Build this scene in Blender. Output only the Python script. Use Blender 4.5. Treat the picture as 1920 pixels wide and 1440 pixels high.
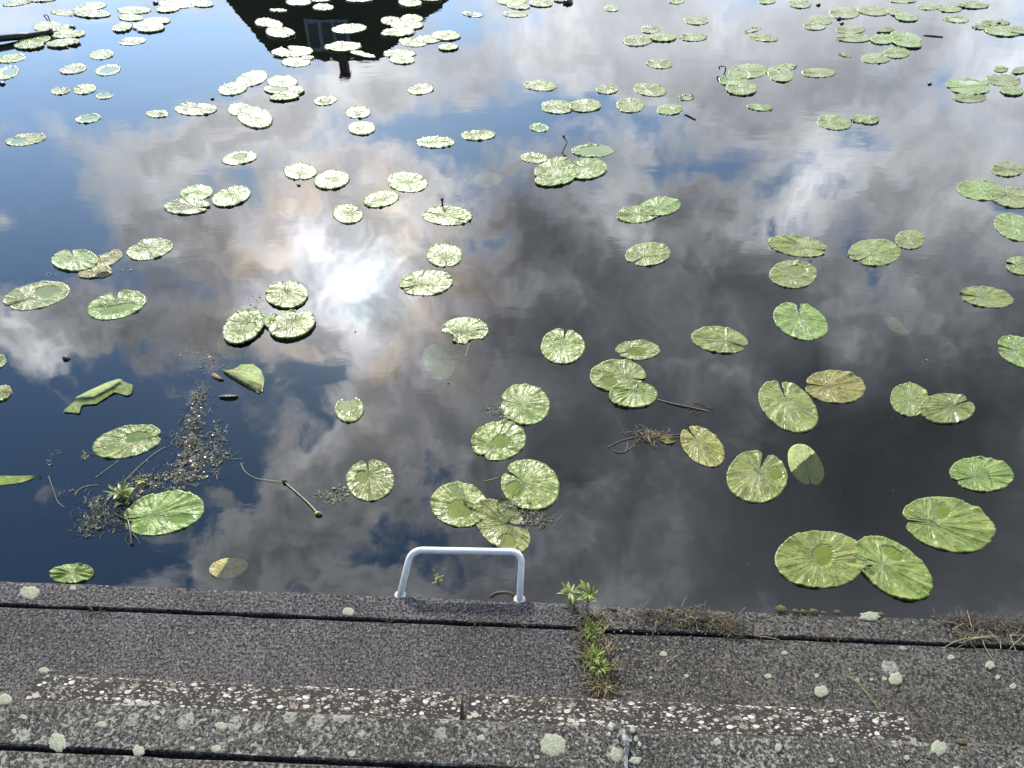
import bpy, bmesh, math, random
from math import sin, cos, tan, pi, radians, sqrt, exp, atan2, hypot
from mathutils import Vector, Matrix, noise as mnoise
random.seed(7)
scn = bpy.context.scene
for o in list(bpy.data.objects): bpy.data.objects.remove(o)

# ------------------------------------------------------------------ camera
CAMZ, PITCH, FPX = 2.45, radians(41.0), 1420.0
cam_d = bpy.data.cameras.new("camera"); cam = bpy.data.objects.new("camera", cam_d)
scn.collection.objects.link(cam); scn.camera = cam
cam_d.sensor_width = 36; cam_d.lens = FPX / 1920 * 36; cam_d.clip_start = 0.05; cam_d.clip_end = 3000
cam.location = (0, 0, CAMZ); cam.rotation_euler = (pi / 2 - PITCH, 0, 0)

def ray(px, py):
    x, y = (px - 960) / FPX, -(py - 720) / FPX
    return Vector((x, cos(PITCH) + y * sin(PITCH), -sin(PITCH) + y * cos(PITCH)))
def at(px, py, z=0.0):                      # photo point -> point on the level z
    d = ray(px, py); t = (z - CAMZ) / d.z
    return Vector((d.x * t, d.y * t, z))
def mirrored(px, py, Y):                    # what the still water mirrors at that point, at distance Y
    d = ray(px, py); t = Y / d.y
    return Vector((d.x * t, Y, -CAMZ - d.z * t))

# ------------------------------------------------------------------ sun + sky
sd = ray(655, 532); sd.z = -sd.z; sd.normalize()
SUN_EL = math.asin(sd.z); SUN_AZ = atan2(sd.x, sd.y)
sl = bpy.data.lights.new("sun", "SUN"); sl.energy = 5.0; sl.angle = radians(0.55); sl.color = (1.0, 0.95, 0.86)
so = bpy.data.objects.new("sun", sl); scn.collection.objects.link(so)
so.rotation_euler = (-sd).to_track_quat('-Z', 'Y').to_euler()

scn.view_settings.view_transform = 'Standard'; scn.view_settings.look = 'None'
scn.view_settings.gamma = 1; scn.view_settings.use_curve_mapping = False
scn.view_settings.exposure = 0.0

class NT:
    """small helper round a node tree"""
    def __init__(s, nt): s.nt = nt; s.n = nt.nodes; s.l = nt.links
    def new(s, t, **k):
        n = s.n.new(t)
        for a, v in k.items(): setattr(n, a, v)
        return n
    def put(s, sock, v):
        if isinstance(v, bpy.types.NodeSocket): s.l.new(v, sock)
        else: sock.default_value = v
    def m(s, op, a, b=None, c=None, clamp=False):
        n = s.new('ShaderNodeMath', operation=op); n.use_clamp = clamp
        for i, v in enumerate((a, b, c)):
            if v is not None: s.put(n.inputs[i], v)
        return n.outputs[0]
    def v(s, op, a, b=None, scale=None):
        n = s.new('ShaderNodeVectorMath', operation=op)
        s.put(n.inputs[0], a)
        if b is not None: s.put(n.inputs[1], b)
        if scale is not None: s.put(n.inputs['Scale'], scale)
        return n.outputs['Value'] if op in ('DOT_PRODUCT', 'LENGTH', 'DISTANCE') else n.outputs[0]
    def noise(s, vec, scale, detail=4, rough=0.5, dist=0.0, out=0, dims='3D'):
        n = s.new('ShaderNodeTexNoise', noise_dimensions=dims)
        s.put(n.inputs['Vector'], vec); n.inputs['Scale'].default_value = scale
        n.inputs['Detail'].default_value = detail; n.inputs['Roughness'].default_value = rough
        n.inputs['Distortion'].default_value = dist
        return n.outputs[out]
    def vor(s, vec, scale, feature='F1', out='Distance', rnd=1.0):
        n = s.new('ShaderNodeTexVoronoi', feature=feature)
        s.put(n.inputs['Vector'], vec); n.inputs['Scale'].default_value = scale
        n.inputs['Randomness'].default_value = rnd
        return n.outputs[out]
    def mr(s, x, a, b, c=0.0, d=1.0, smooth=True):
        n = s.new('ShaderNodeMapRange'); n.interpolation_type = 'SMOOTHSTEP' if smooth else 'LINEAR'
        s.put(n.inputs[0], x)
        for i, q in enumerate((a, b, c, d)): s.put(n.inputs[1 + i], q)
        return n.outputs[0]
    def mix(s, f, a, b, mode='MIX'):
        n = s.new('ShaderNodeMix', data_type='RGBA', blend_type=mode)
        s.put(n.inputs[0], f)
        for k, q in ((6, a), (7, b)):
            if isinstance(q, tuple) and len(q) == 3: q = q + (1,)
            s.put(n.inputs[k], q)
        return n.outputs[2]
    def ramp(s, f, stops):
        n = s.new('ShaderNodeValToRGB'); s.put(n.inputs[0], f)
        e = n.color_ramp.elements
        while len(e) < len(stops): e.new(0.5)
        for el, (p, c) in zip(e, stops): el.position = p; el.color = tuple(c) + (1,)
        return n.outputs[0]
    def mapping(s, vec, loc=(0, 0, 0), rot=(0, 0, 0), scale=(1, 1, 1), typ='POINT'):
        n = s.new('ShaderNodeMapping', vector_type=typ); s.put(n.inputs[0], vec)
        n.inputs['Location'].default_value = loc; n.inputs['Rotation'].default_value = rot; n.inputs['Scale'].default_value = scale
        return n.outputs[0]
    def bump(s, h, strength=1.0, distance=0.01, normal=None):
        n = s.new('ShaderNodeBump'); n.inputs['Strength'].default_value = strength
        n.inputs['Distance'].default_value = distance; s.put(n.inputs['Height'], h)
        if normal is not None: s.put(n.inputs['Normal'], normal)
        return n.outputs[0]

world = bpy.data.worlds.new("World"); scn.world = world; world.use_nodes = True
W = NT(world.node_tree); W.n.clear()
# ---- the cloudy sky: a chart of the sky straight ahead (elevation 41 deg) holds the big cloud banks
tc = W.new('ShaderNodeTexCoord').outputs['Generated']
D = W.v('NORMALIZE', tc)
sepz = W.new('ShaderNodeSeparateXYZ'); W.put(sepz.inputs[0], D)
warp = W.noise(D, 5.0, 4, 0.6, out=1)
warp = W.v('SCALE', W.v('SUBTRACT', warp, (0.5, 0.5, 0.5)), scale=0.16)
warp2 = W.v('SCALE', W.v('SUBTRACT', W.noise(D, 22.0, 3, 0.6, out=1), (0.5, 0.5, 0.5)), scale=0.035)
Dw = W.v('ADD', W.v('ADD', D, warp), warp2)
fwd = (0.0, cos(PITCH), sin(PITCH)); upv = (0.0, -sin(PITCH), cos(PITCH))
def chart(dv):
    den = W.m('MAXIMUM', W.v('DOT_PRODUCT', dv, fwd), 0.15)
    u = W.m('DIVIDE', W.v('DOT_PRODUCT', dv, (1.0, 0.0, 0.0)), den)
    w = W.m('DIVIDE', W.v('DOT_PRODUCT', dv, upv), den)
    c = W.new('ShaderNodeCombineXYZ'); W.put(c.inputs[0], u); W.put(c.inputs[1], w)
    return c.outputs[0]
Q = chart(Dw)
def blob_sum(blobs, start=0.0):
    acc = start
    for (px, py, rx, ry, rot, wt) in blobs:
        mp = W.mapping(Q, ((px - 960) / FPX, (py - 720) / FPX, 0), (0, 0, radians(rot)), (rx * 1.6 / FPX, ry * 1.6 / FPX, 1), 'TEXTURE')
        g = W.new('ShaderNodeTexGradient', gradient_type='QUADRATIC_SPHERE'); W.l.new(mp, g.inputs[0])
        acc = W.m('MULTIPLY_ADD', g.outputs[1], wt * 1.5, acc)
    return acc
COVER = [  # x, y, rx, ry, rot, weight : + cloud, - open blue
    (110,150,300,130,-10,-1.3),(330,90,260,90,0,-1.0),(60,330,200,110,-10,-1.0),(170,440,240,90,-10,-.95),(60,520,120,60,0,-.7),
    (150,820,330,160,-10,-1.4),(60,1020,260,150,0,-1.0),(430,880,180,110,10,-1.0),(620,790,170,60,0,-.5),(300,1040,260,90,0,-.6),(800,1020,200,90,0,-.5),
    (900,250,260,60,-8,-1.25),(1130,190,200,60,0,-1.0),(740,270,120,50,0,-.6),(470,350,80,70,0,-.5),(620,700,120,50,-30,-.8),
    (850,150,120,40,0,-.3),(1300,300,90,50,20,-.35),(1440,420,90,50,20,-.6),(1745,165,80,40,0,-.7),(1820,245,60,40,30,-.1),(1650,120,60,50,0,-.5),
    (1880,395,80,35,10,-.7),(1630,510,80,60,40,-.5),(1385,770,80,60,0,-.7),(960,60,200,40,0,-.2),(860,30,80,60,0,-.5),(1400,60,200,40,-10,-.3),
    (360,230,260,60,-8,1.0),(620,160,240,80,-5,.6),(1120,110,400,110,0,.8),(350,420,220,90,0,.9),(620,350,160,60,-5,.6),
    (60,640,130,50,-20,1.0),(20,430,70,50,0,.9),(240,620,200,70,10,.7),(560,600,150,80,0,.5),
    (560,960,170,110,-30,.9),(700,760,240,90,0,.7),(90,740,90,40,20,.6),(60,920,120,60,-40,.4),(300,760,80,30,0,.3),
    (1560,110,560,170,0,.75),(200,20,300,50,0,.35),(1600,950,700,480,0,1.3),(1250,600,500,300,0,.6),(650,660,200,120,0,.3),(720,560,200,120,0,.3),(420,1060,200,60,0,.5),
]
LUM = [    # + bright, - dark (in stops)
    (1560,120,480,170,0,-.15),(1700,950,500,300,0,-.25),(1100,130,420,120,0,.25),(420,240,260,80,-8,.6),(640,160,200,60,0,.5),(1250,240,300,90,10,.3),(1560,230,300,110,0,.0),
    (500,500,200,50,-8,-1.0),(330,560,220,50,-5,-.55),(270,660,200,50,0,-.35),(1080,480,170,110,20,-.7),(900,590,220,60,10,-.75),(1000,380,120,60,0,-.5),
    (1180,400,80,120,0,.35),(1500,380,120,90,-40,.5),(1600,600,110,80,0,.4),(1700,300,200,100,0,.15),(1420,620,200,70,20,.1),
    (1250,760,320,150,0,-.45),(1700,800,400,280,0,-1.15),(1650,1050,400,150,0,-.3),(1250,980,250,120,0,.0),(1350,690,120,60,0,.4),
    (600,900,180,120,-30,.5),(680,760,240,80,0,.6),(60,660,160,60,0,.5),(230,600,120,50,0,.3),(400,420,240,70,0,.35),(760,380,140,80,30,.4),
    (1350,300,200,80,20,-.3),(1500,500,160,80,0,-.2),(820,660,120,60,30,.3),(940,720,160,50,20,.3),(1100,900,140,90,0,-.1),
]
fb = W.noise(W.mapping(Dw, scale=(1, 1, 1)), 6.5, 10, 0.60, 0.35)
fb2 = W.noise(D, 14.0, 7, 0.62, 0.6)
cover = W.m('ADD', blob_sum(COVER, 0.30), W.m('MULTIPLY', W.m('SUBTRACT', fb, 0.5), 3.6))
# unseen sky behind the viewer is set clear to lower the ambient light
cover = W.m('ADD', cover, W.m('MULTIPLY', W.mr(W.v('DOT_PRODUCT', D, (0.0, 1.0, 0.0)), 0.12, -0.30), -2.0))
cover = W.m('ADD', cover, W.m('MULTIPLY', W.m('SUBTRACT', fb2, 0.5), 2.3))
alpha = W.mr(cover, W.mr(sepz.outputs[2], 0.28, 0.5, -0.75, -0.25), W.mr(sepz.outputs[2], 0.28, 0.5, 0.75, 0.45))
lumn = W.noise(W.v('ADD', Dw, (3.1, 1.7, 0.4)), 8.0, 10, 0.60, 0.5)
QS = W.new('ShaderNodeSeparateXYZ'); W.put(QS.inputs[0], Q)
calm = W.m('MULTIPLY', W.mr(QS.outputs[0], 0.05, 0.45), W.mr(QS.outputs[1], 0.0, 0.20))   # a smooth dull bank to the right and high up
lum = W.m('ADD', blob_sum(LUM, 0.0), W.m('MULTIPLY', W.m('MULTIPLY', W.m('SUBTRACT', lumn, 0.5), W.mr(sepz.outputs[2], 0.28, 0.55, 2.4, 3.8)), W.m('MULTIPLY_ADD', calm, -0.72, 1.0)))
# thin edges let more light through than thick middles
lum = W.m('ADD', lum, W.m('MULTIPLY', W.mr(cover, 0.15, 1.3), W.mr(sepz.outputs[2], 0.28, 0.5, -0.35, -1.0)))
lum = W.m('ADD', lum, 0.35)
cosd = W.v('DOT_PRODUCT', D, tuple(sd))
ang = W.m('MULTIPLY', W.m('ARCCOSINE', W.m('MINIMUM', cosd, 1.0)), 180 / pi)
def gauss(sig, amp): return W.m('MULTIPLY', W.m('EXPONENT', W.m('MULTIPLY', W.m('POWER', W.m('DIVIDE', ang, sig), 2.0), -1.0)), amp)
CLOUD_L = 23.0
cl = W.m('MULTIPLY', W.m('POWER', 2.0, lum), CLOUD_L)
cloudcol = W.mix(W.mr(lum, -1.4, 1.0), (0.80, 0.87, 1.0), (0.93, 0.955, 1.0))
cloud = W.v('SCALE', cloudcol, scale=cl)
sky = W.new('ShaderNodeTexSky', sky_type='NISHITA'); sky.sun_disc = False
sky.sun_elevation = SUN_EL; sky.sun_rotation = SUN_AZ; sky.air_density = 1.0; sky.dust_density = 0.4; sky.ozone_density = 2.5
blue = W.v('MULTIPLY', sky.outputs[0], (1.8, 2.5, 3.1))
blue = W.v('ADD', blue, W.v('SCALE', (5.5, 6.0, 6.6), scale=W.mr(sepz.outputs[2], 0.60, 0.22)))
blue = W.v('SCALE', blue, scale=W.mr(W.v('DOT_PRODUCT', D, (0.0, 1.0, 0.0)), -0.30, 0.12, 0.5, 1.0))  # unseen sky behind the viewer dimmed to cut blue ambient light
base = W.mix(alpha, blue, cloud)
# light scattered forward round the sun: white core, warm-tinted cloud round it
patch = W.m('MULTIPLY_ADD', alpha, 0.9, 0.12)
warmth = W.mix(W.mr(ang, 2.5, 6.0), (0.86, 0.95, 1.0), (1.0, 0.76, 0.55))
irid = W.mix(W.mr(W.noise(D, 16.0, 3, 0.5), 0.42, 0.62), warmth, (0.95, 0.86, 0.90))
glowmod = W.mr(W.noise(Dw, 13.0, 7, 0.6, 0.5), 0.34, 0.68, 0.35, 1.35)
glow = W.m('MULTIPLY', W.m('MULTIPLY', gauss(7.2, 72.0), glowmod), patch)
glow = W.v('SCALE', irid, scale=glow)
core = W.m('ADD', gauss(0.9, 240.0), W.m('MULTIPLY', gauss(4.2, 42.0), W.m('MULTIPLY_ADD', glowmod, 0.45, 0.45)))
core = W.v('SCALE', W.mix(0.0, (0.76, 0.93, 1.0), (1, 1, 1)), scale=core)
tot = W.v('ADD', W.v('ADD', base, glow), core)
# a quieter band of sky near and below the horizon
tot = W.mix(W.mr(sepz.outputs[2], -0.02, 0.06), (3.0, 3.2, 3.3), tot)
bg = W.new('ShaderNodeBackground'); W.l.new(tot, bg.inputs[0]); bg.inputs[1].default_value = 0.1
wo = W.new('ShaderNodeOutputWorld'); W.l.new(bg.outputs[0], wo.inputs[0])
world.cycles.sampling_method = 'MANUAL'; world.cycles.sample_map_resolution = 1024
scn.cycles.max_bounces = 6; scn.cycles.transparent_max_bounces = 12
scn.cycles.caustics_reflective = False; scn.cycles.caustics_refractive = False
scn.cycles.sample_clamp_indirect = 6.0; scn.cycles.sample_clamp_direct = 30.0

# ------------------------------------------------------------------ helpers
def link(name, me, mat=None, parent=None):
    o = bpy.data.objects.new(name, me); scn.collection.objects.link(o)
    if mat is not None:
        for mm in (mat if isinstance(mat, (list, tuple)) else [mat]): me.materials.append(mm)
    if parent is not None: o.parent = parent
    return o
def empty(name, loc):
    o = bpy.data.objects.new(name, None); o.empty_display_size = 0.05; scn.collection.objects.link(o); o.location = loc
    bpy.context.view_layer.update(); return o
def tag(o, label=None, cat=None, group=None, kind=None):
    if label: o['label'] = label
    if cat: o['category'] = cat
    if group: o['group'] = group
    if kind: o['kind'] = kind
    return o
def recentre(me, c):
    c = Vector(c)
    for v in me.vertices: v.co -= c
def mesh_from(name, verts, faces, smooth=True, centre=None):
    me = bpy.data.meshes.new(name)
    if centre is not None:
        c = Vector(centre); verts = [tuple(Vector(v) - c) for v in verts]
    me.from_pydata([tuple(v) for v in verts], [], faces); me.update()
    if smooth: me.polygons.foreach_set('use_smooth', [True] * len(me.polygons))
    return me
def tube(pts, rad, n=8, caps=True):
    """verts, faces of a tube along pts; rad number or list"""
    P = [Vector(p) for p in pts]; vs = []; fs = []; m = len(P)
    R = rad if isinstance(rad, (list, tuple)) else [rad] * m
    prev = None
    for i, p in enumerate(P):
        t = (P[min(i + 1, m - 1)] - P[max(i - 1, 0)]).normalized()
        if prev is None:
            a = Vector((0, 0, 1)) if abs(t.z) < 0.9 else Vector((1, 0, 0)); u = t.cross(a).normalized()
        else: u = (prev - t * prev.dot(t)).normalized()
        prev = u; w = t.cross(u)
        for k in range(n):
            q = 2 * pi * k / n; vs.append(p + (u * cos(q) + w * sin(q)) * R[i])
    for i in range(m - 1):
        for k in range(n):
            a, b = i * n + k, i * n + (k + 1) % n; fs.append((a, b, b + n, a + n))
    if caps:
        fs.append(tuple(range(n - 1, -1, -1))); fs.append(tuple((m - 1) * n + k for k in range(n)))
    return vs, fs
def merge(parts):
    V, F = [], []
    for vs, fs in parts:
        b = len(V); V += list(vs); F += [tuple(i + b for i in f) for f in fs]
    return V, F
def fbm(x, y, z=0.0, o=3):
    return mnoise.fractal(Vector((x, y, z)), 1.0, 2.0, o)

def principled(name):
    m = bpy.data.materials.new(name); m.use_nodes = True; N = NT(m.node_tree)
    b = m.node_tree.nodes['Principled BSDF']; return m, N, b
def simple_mat(name, col, rough=0.5, var=0.25, scale=40, bump=0.0, spec=0.5, metallic=0.0):
    m, N, b = principled(name); c = N.new('ShaderNodeTexCoord').outputs['Object']
    n = N.noise(c, scale, 4, 0.6)
    N.put(b.inputs['Base Color'], N.mix(N.mr(n, 0.3, 0.7), tuple(x * (1 - var) for x in col), tuple(min(1, x * (1 + var)) for x in col)))
    b.inputs['Roughness'].default_value = rough; b.inputs['Metallic'].default_value = metallic
    b.inputs['Specular IOR Level'].default_value = spec
    if bump: N.put(b.inputs['Normal'], N.bump(n, 1.0, bump))
    return m

# ------------------------------------------------------------------ materials
def leaf_material(name, dark, light, vein, spec=0.55, rough=0.38, spots=0.0):
    m, N, b = principled(name)
    uv = N.new('ShaderNodeUVMap').outputs[0]; ob = N.new('ShaderNodeTexCoord').outputs['Object']
    info = N.new('ShaderNodeObjectInfo').outputs['Random']
    sx = N.new('ShaderNodeSeparateXYZ'); N.put(sx.inputs[0], uv)
    ca = N.new('ShaderNodeCombineXYZ')   # seamless ring coordinate for veins
    a2 = N.m('MULTIPLY', sx.outputs[0], 2 * pi)
    N.put(ca.inputs[0], N.m('MULTIPLY', N.m('COSINE', a2), 3.2)); N.put(ca.inputs[1], N.m('MULTIPLY', N.m('SINE', a2), 3.2))
    N.put(ca.inputs[2], N.m('ADD', N.m('MULTIPLY', sx.outputs[1], 0.55), N.m('MULTIPLY', info, 9.0)))
    rad = N.noise(ca.outputs[0], 2.6, 3, 0.6)
    big = N.noise(N.v('ADD', ob, N.v('SCALE', (7.0, 3.0, 1.0), scale=info)), 11.0, 3, 0.55)
    fine = N.noise(ob, 95.0, 3, 0.55)
    blis = N.vor(ob, 210.0, 'SMOOTH_F1')
    # a thin film of water in sharp-edged patches: greener and glossy; dry skin: paler and waxy
    filmn = N.m('ADD', N.m('MULTIPLY', rad, 0.75), N.m('MULTIPLY', N.noise(N.v('ADD', ob, N.v('SCALE', (3.0, 9.0, 2.0), scale=info)), 15.0, 6, 0.6), 0.55))
    film = N.mr(filmn, 0.66, 0.71)
    c = N.mix(N.mr(big, 0.38, 0.62), light, vein)
    c = N.mix(N.mr(rad, 0.52, 0.66), c, tuple(min(1, x * 1.15) for x in vein))
    c = N.mix(film, c, dark)
    c = N.mix(N.m('MULTIPLY', N.mr(fine, 0.5, 0.8), 0.18), c, tuple(0.55 * x for x in dark))
    # small brown specks and rot towards the margin
    sp = N.m('MULTIPLY', N.mr(N.noise(ob, 70.0, 3, 0.7), 0.66 - spots * 0.1, 0.72 - spots * 0.1), 0.55 + 0.3 * spots)
    c = N.mix(sp, c, (0.055, 0.042, 0.015))
    hv = N.new('ShaderNodeHueSaturation'); N.put(hv.inputs['Color'], c)
    N.put(hv.inputs['Hue'], N.m('MULTIPLY_ADD', info, 0.045, 0.475)); N.put(hv.inputs['Value'], N.m('MULTIPLY_ADD', info, 0.35, 0.85))
    wet = N.new('ShaderNodeAttribute', attribute_name='wet').outputs['Fac']
    c2 = N.mix(N.m('MULTIPLY', wet, 0.35), hv.outputs[0], tuple(0.6 * x for x in dark))
    N.put(b.inputs['Base Color'], c2)
    r = N.m('MULTIPLY_ADD', N.noise(ob, 26.0, 4, 0.6), 0.35, rough - 0.17)
    r = N.m('MULTIPLY', r, N.m('MULTIPLY_ADD', film, -0.45, 1.0))
    N.put(b.inputs['Roughness'], N.m('MULTIPLY', r, N.m('MULTIPLY_ADD', wet, -0.82, 1.0)))
    b.inputs['Specular IOR Level'].default_value = spec
    rough_part = N.m('ADD', N.m('MULTIPLY', fine, 0.20), N.m('ADD', N.m('MULTIPLY', blis, -0.05), N.m('MULTIPLY', N.noise(ob, 34.0, 2, 0.5), 1.5)))
    h = N.m('ADD', N.m('MULTIPLY', rad, 1.3), N.m('MULTIPLY', rough_part, N.m('MULTIPLY_ADD', film, -0.8, 1.0)))
    h = N.m('MULTIPLY', h, N.m('SUBTRACT', 1.0, wet))
    N.put(b.inputs['Normal'], N.bump(h, 1.0, 0.0040))
    return m
M = {}
M['leaf'] = leaf_material('lily_leaf', (0.100, 0.150, 0.010), (0.150, 0.200, 0.022), (0.190, 0.235, 0.045))
M['leaf_yellow'] = leaf_material('lily_leaf_yellowing', (0.15, 0.155, 0.010), (0.215, 0.20, 0.020), (0.23, 0.22, 0.04), spots=1.0)
M['leaf_under'] = leaf_material('lily_leaf_underwater', (0.28, 0.36, 0.09), (0.34, 0.42, 0.12), (0.36, 0.44, 0.14), rough=0.6)
M['leaf_deep'] = leaf_material('lily_leaf_deep', (0.030, 0.042, 0.016), (0.045, 0.055, 0.020), (0.05, 0.06, 0.03), rough=0.7)  # darker leaf copy: light lost in deeper water is put into the colour
M['leaf_bright'] = leaf_material('bright_leaf', (0.26, 0.34, 0.02), (0.32, 0.38, 0.04), (0.36, 0.42, 0.06))
M['leaf_brown'] = leaf_material('lily_leaf_decaying', (0.28, 0.24, 0.06), (0.40, 0.36, 0.10), (0.38, 0.32, 0.12), rough=0.6, spots=0.6)
M['stem'] = simple_mat('plant_stem', (0.30, 0.32, 0.13), 0.45, 0.3, 60)
M['darkstem'] = simple_mat('dark_wet_stem', (0.02, 0.018, 0.014), 0.35, 0.4, 60)
M['twig'] = simple_mat('brown_twig', (0.16, 0.10, 0.06), 0.6, 0.4, 80)
M['straw'] = simple_mat('dry_straw', (0.26, 0.21, 0.11), 0.6, 0.45, 30)
M['straw_dark'] = simple_mat('old_straw', (0.085, 0.062, 0.035), 0.7, 0.45, 30)
M['weed'] = simple_mat('weed_leaf', (0.17, 0.22, 0.030), 0.45, 0.35, 90, 0.0008)
M['moss'] = simple_mat('moss', (0.09, 0.085, 0.025), 0.9, 0.5, 300, 0.004)
M['duck1'] = simple_mat('duckweed_olive', (0.14, 0.14, 0.055), 0.3, 0.5, 50)
M['duck2'] = simple_mat('duckweed_brown', (0.055, 0.045, 0.028), 0.28, 0.5, 50)
M['duck3'] = simple_mat('duckweed_cream', (0.30, 0.28, 0.19), 0.3, 0.3, 50)
M['duck4'] = simple_mat('duckweed_green', (0.10, 0.15, 0.035), 0.3, 0.4, 50)
M['alu'] = simple_mat('brushed_tube_metal', (0.74, 0.72, 0.66), 0.28, 0.08, 60, 0.0002, 0.5, 0.0)
M['rubber'] = simple_mat('grey_mount', (0.5, 0.5, 0.48), 0.5, 0.2, 60)
M['shell'] = simple_mat('snail_shell', (0.12, 0.08, 0.05), 0.3, 0.4, 200)

def lichen_material():
    m, N, b = principled('lichen'); ob = N.new('ShaderNodeTexCoord').outputs['Object']
    n = N.noise(ob, 220.0, 4, 0.6); n2 = N.noise(ob, 45.0, 3, 0.6)
    c = N.mix(N.mr(n, 0.35, 0.65), (0.22, 0.23, 0.155), (0.34, 0.35, 0.25))
    c = N.mix(N.mr(n2, 0.55, 0.7), c, (0.18, 0.185, 0.13))
    N.put(b.inputs['Base Color'], c); b.inputs['Roughness'].default_value = 0.9
    N.put(b.inputs['Normal'], N.bump(n, 1.0, 0.003)); return m
M['lichen'] = lichen_material()

def concrete(name, base, fleck, white_amt, crack=0.0):
    """weathered dark exposed-grit concrete; white_amt = amount of pale lichen crust"""
    m, N, b = principled(name); ob = N.new('ShaderNodeTexCoord').outputs['Object']
    g1 = N.noise(ob, 115.0, 5, 0.75); g2 = N.noise(ob, 520.0, 2, 0.6); big = N.noise(ob, 2.6, 5, 0.6); mid = N.noise(ob, 18.0, 4, 0.6)
    vcell = N.new('ShaderNodeTexVoronoi'); N.put(vcell.inputs['Vector'], ob); vcell.inputs['Scale'].default_value = 300.0
    hs = N.mix(N.mr(big, 0.35, 0.65), tuple(x * 0.62 for x in base), tuple(x * 1.30 for x in base))
    hs = N.mix(N.m('MULTIPLY', N.mr(mid, 0.4, 0.7), 0.4), hs, tuple(x * y for x, y in zip(base, (1.35, 1.15, 1.05))))
    sepc = N.new('ShaderNodeSeparateColor'); N.put(sepc.inputs[0], vcell.outputs['Color'])
    c = N.mix(N.mr(sepc.outputs[0], 0.80, 1.0), hs, fleck)  # pale grains, brightened so the colour carries their sparkle in the sun
    c = N.mix(N.m('MULTIPLY', N.mr(g1, 0.54, 0.44), 0.95), c, tuple(x * 0.10 for x in base))  # shadow between the grains painted in: low spots of the grit darkened
    c = N.mix(N.m('MULTIPLY', N.mr(sepc.outputs[1], 0.93, 0.985), 0.8), c, (0.36, 0.30, 0.24))
    # pits, with their shade painted in as near-black
    pit = N.mr(N.noise(N.mapping(ob, rot=(0, 0, 0.5), scale=(0.6, 1.5, 1)), 60.0, 3, 0.55), 0.655, 0.70)
    c = N.mix(pit, c, (0.012, 0.012, 0.014))
    # crustose lichen: ragged pale patches
    wv = N.v('ADD', ob, N.v('SCALE', N.noise(ob, 60.0, 3, 0.7, out=1), scale=0.022))
    spot = N.vor(wv, 15.0); sel = N.new('ShaderNodeTexVoronoi'); N.put(sel.inputs['Vector'], wv); sel.inputs['Scale'].default_value = 15.0
    ss = N.new('ShaderNodeSeparateColor'); N.put(ss.inputs[0], sel.outputs['Color'])
    rad = N.m('MULTIPLY', N.m('SUBTRACT', ss.outputs[0], 1.0 - white_amt), 0.42 / max(white_amt, .05))
    sm = N.m('MULTIPLY', N.mr(N.m('SUBTRACT', rad, spot), 0.0, 0.05), N.mr(g1, 0.36, 0.52))
    spot2 = N.vor(wv, 48.0); sel2 = N.new('ShaderNodeTexVoronoi'); N.put(sel2.inputs['Vector'], wv); sel2.inputs['Scale'].default_value = 48.0
    s2 = N.new('ShaderNodeSeparateColor'); N.put(s2.inputs[0], sel2.outputs['Color'])
    rad2 = N.m('MULTIPLY', N.m('SUBTRACT', s2.outputs[0], 1.0 - white_amt * 0.7), 0.5 / max(white_amt, .05))
    sm2 = N.mr(N.m('SUBTRACT', rad2, spot2), 0.0, 0.06)
    lm = N.m('MAXIMUM', sm, N.m('MULTIPLY', sm2, 0.8))
    ln = N.m('ADD', N.noise(ob, 80.0, 5, 0.66), N.m('MULTIPLY', N.m('SUBTRACT', N.noise(ob, 3.5, 3, 0.5), 0.5), 0.25))
    th = 0.73 - 0.375 * white_amt
    lm = N.m('MAXIMUM', lm, N.m('MULTIPLY', N.mr(ln, th, th + 0.035), 0.85))
    c = N.mix(N.m('MULTIPLY', lm, 0.85), c, (0.55, 0.53, 0.45))
    if crack: # brown-green algae tint
        c = N.mix(N.m('MULTIPLY', N.mr(N.noise(ob, 6.0, 5, 0.65), 0.5, 0.7), crack), c, (0.075, 0.062, 0.028))
    N.put(b.inputs['Base Color'], c); b.inputs['Roughness'].default_value = 0.82; b.inputs['Specular IOR Level'].default_value = 0.35
    h = N.m('ADD', N.m('MULTIPLY', g1, 1.0), N.m('MULTIPLY', g2, 0.45))
    h = N.m('ADD', h, N.m('ADD', N.m('MULTIPLY', pit, -1.3), N.m('MULTIPLY', lm, 0.15)))
    h = N.m('ADD', h, N.m('MULTIPLY', mid, 0.6))
    N.put(b.inputs['Normal'], N.bump(h, 1.0, 0.016)); return m
M['slab_l'] = concrete('grit_concrete_smoother', (0.155, 0.142, 0.136), (0.46, 0.43, 0.43), 0.04)
M['slab_r'] = concrete('grit_concrete_lichened', (0.140, 0.130, 0.110), (0.44, 0.41, 0.36), 0.10, 0.25)
M['slab_up'] = concrete('grit_concrete_crusted', (0.150, 0.138, 0.112), (0.44, 0.41, 0.36), 0.47, 0.40)
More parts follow.
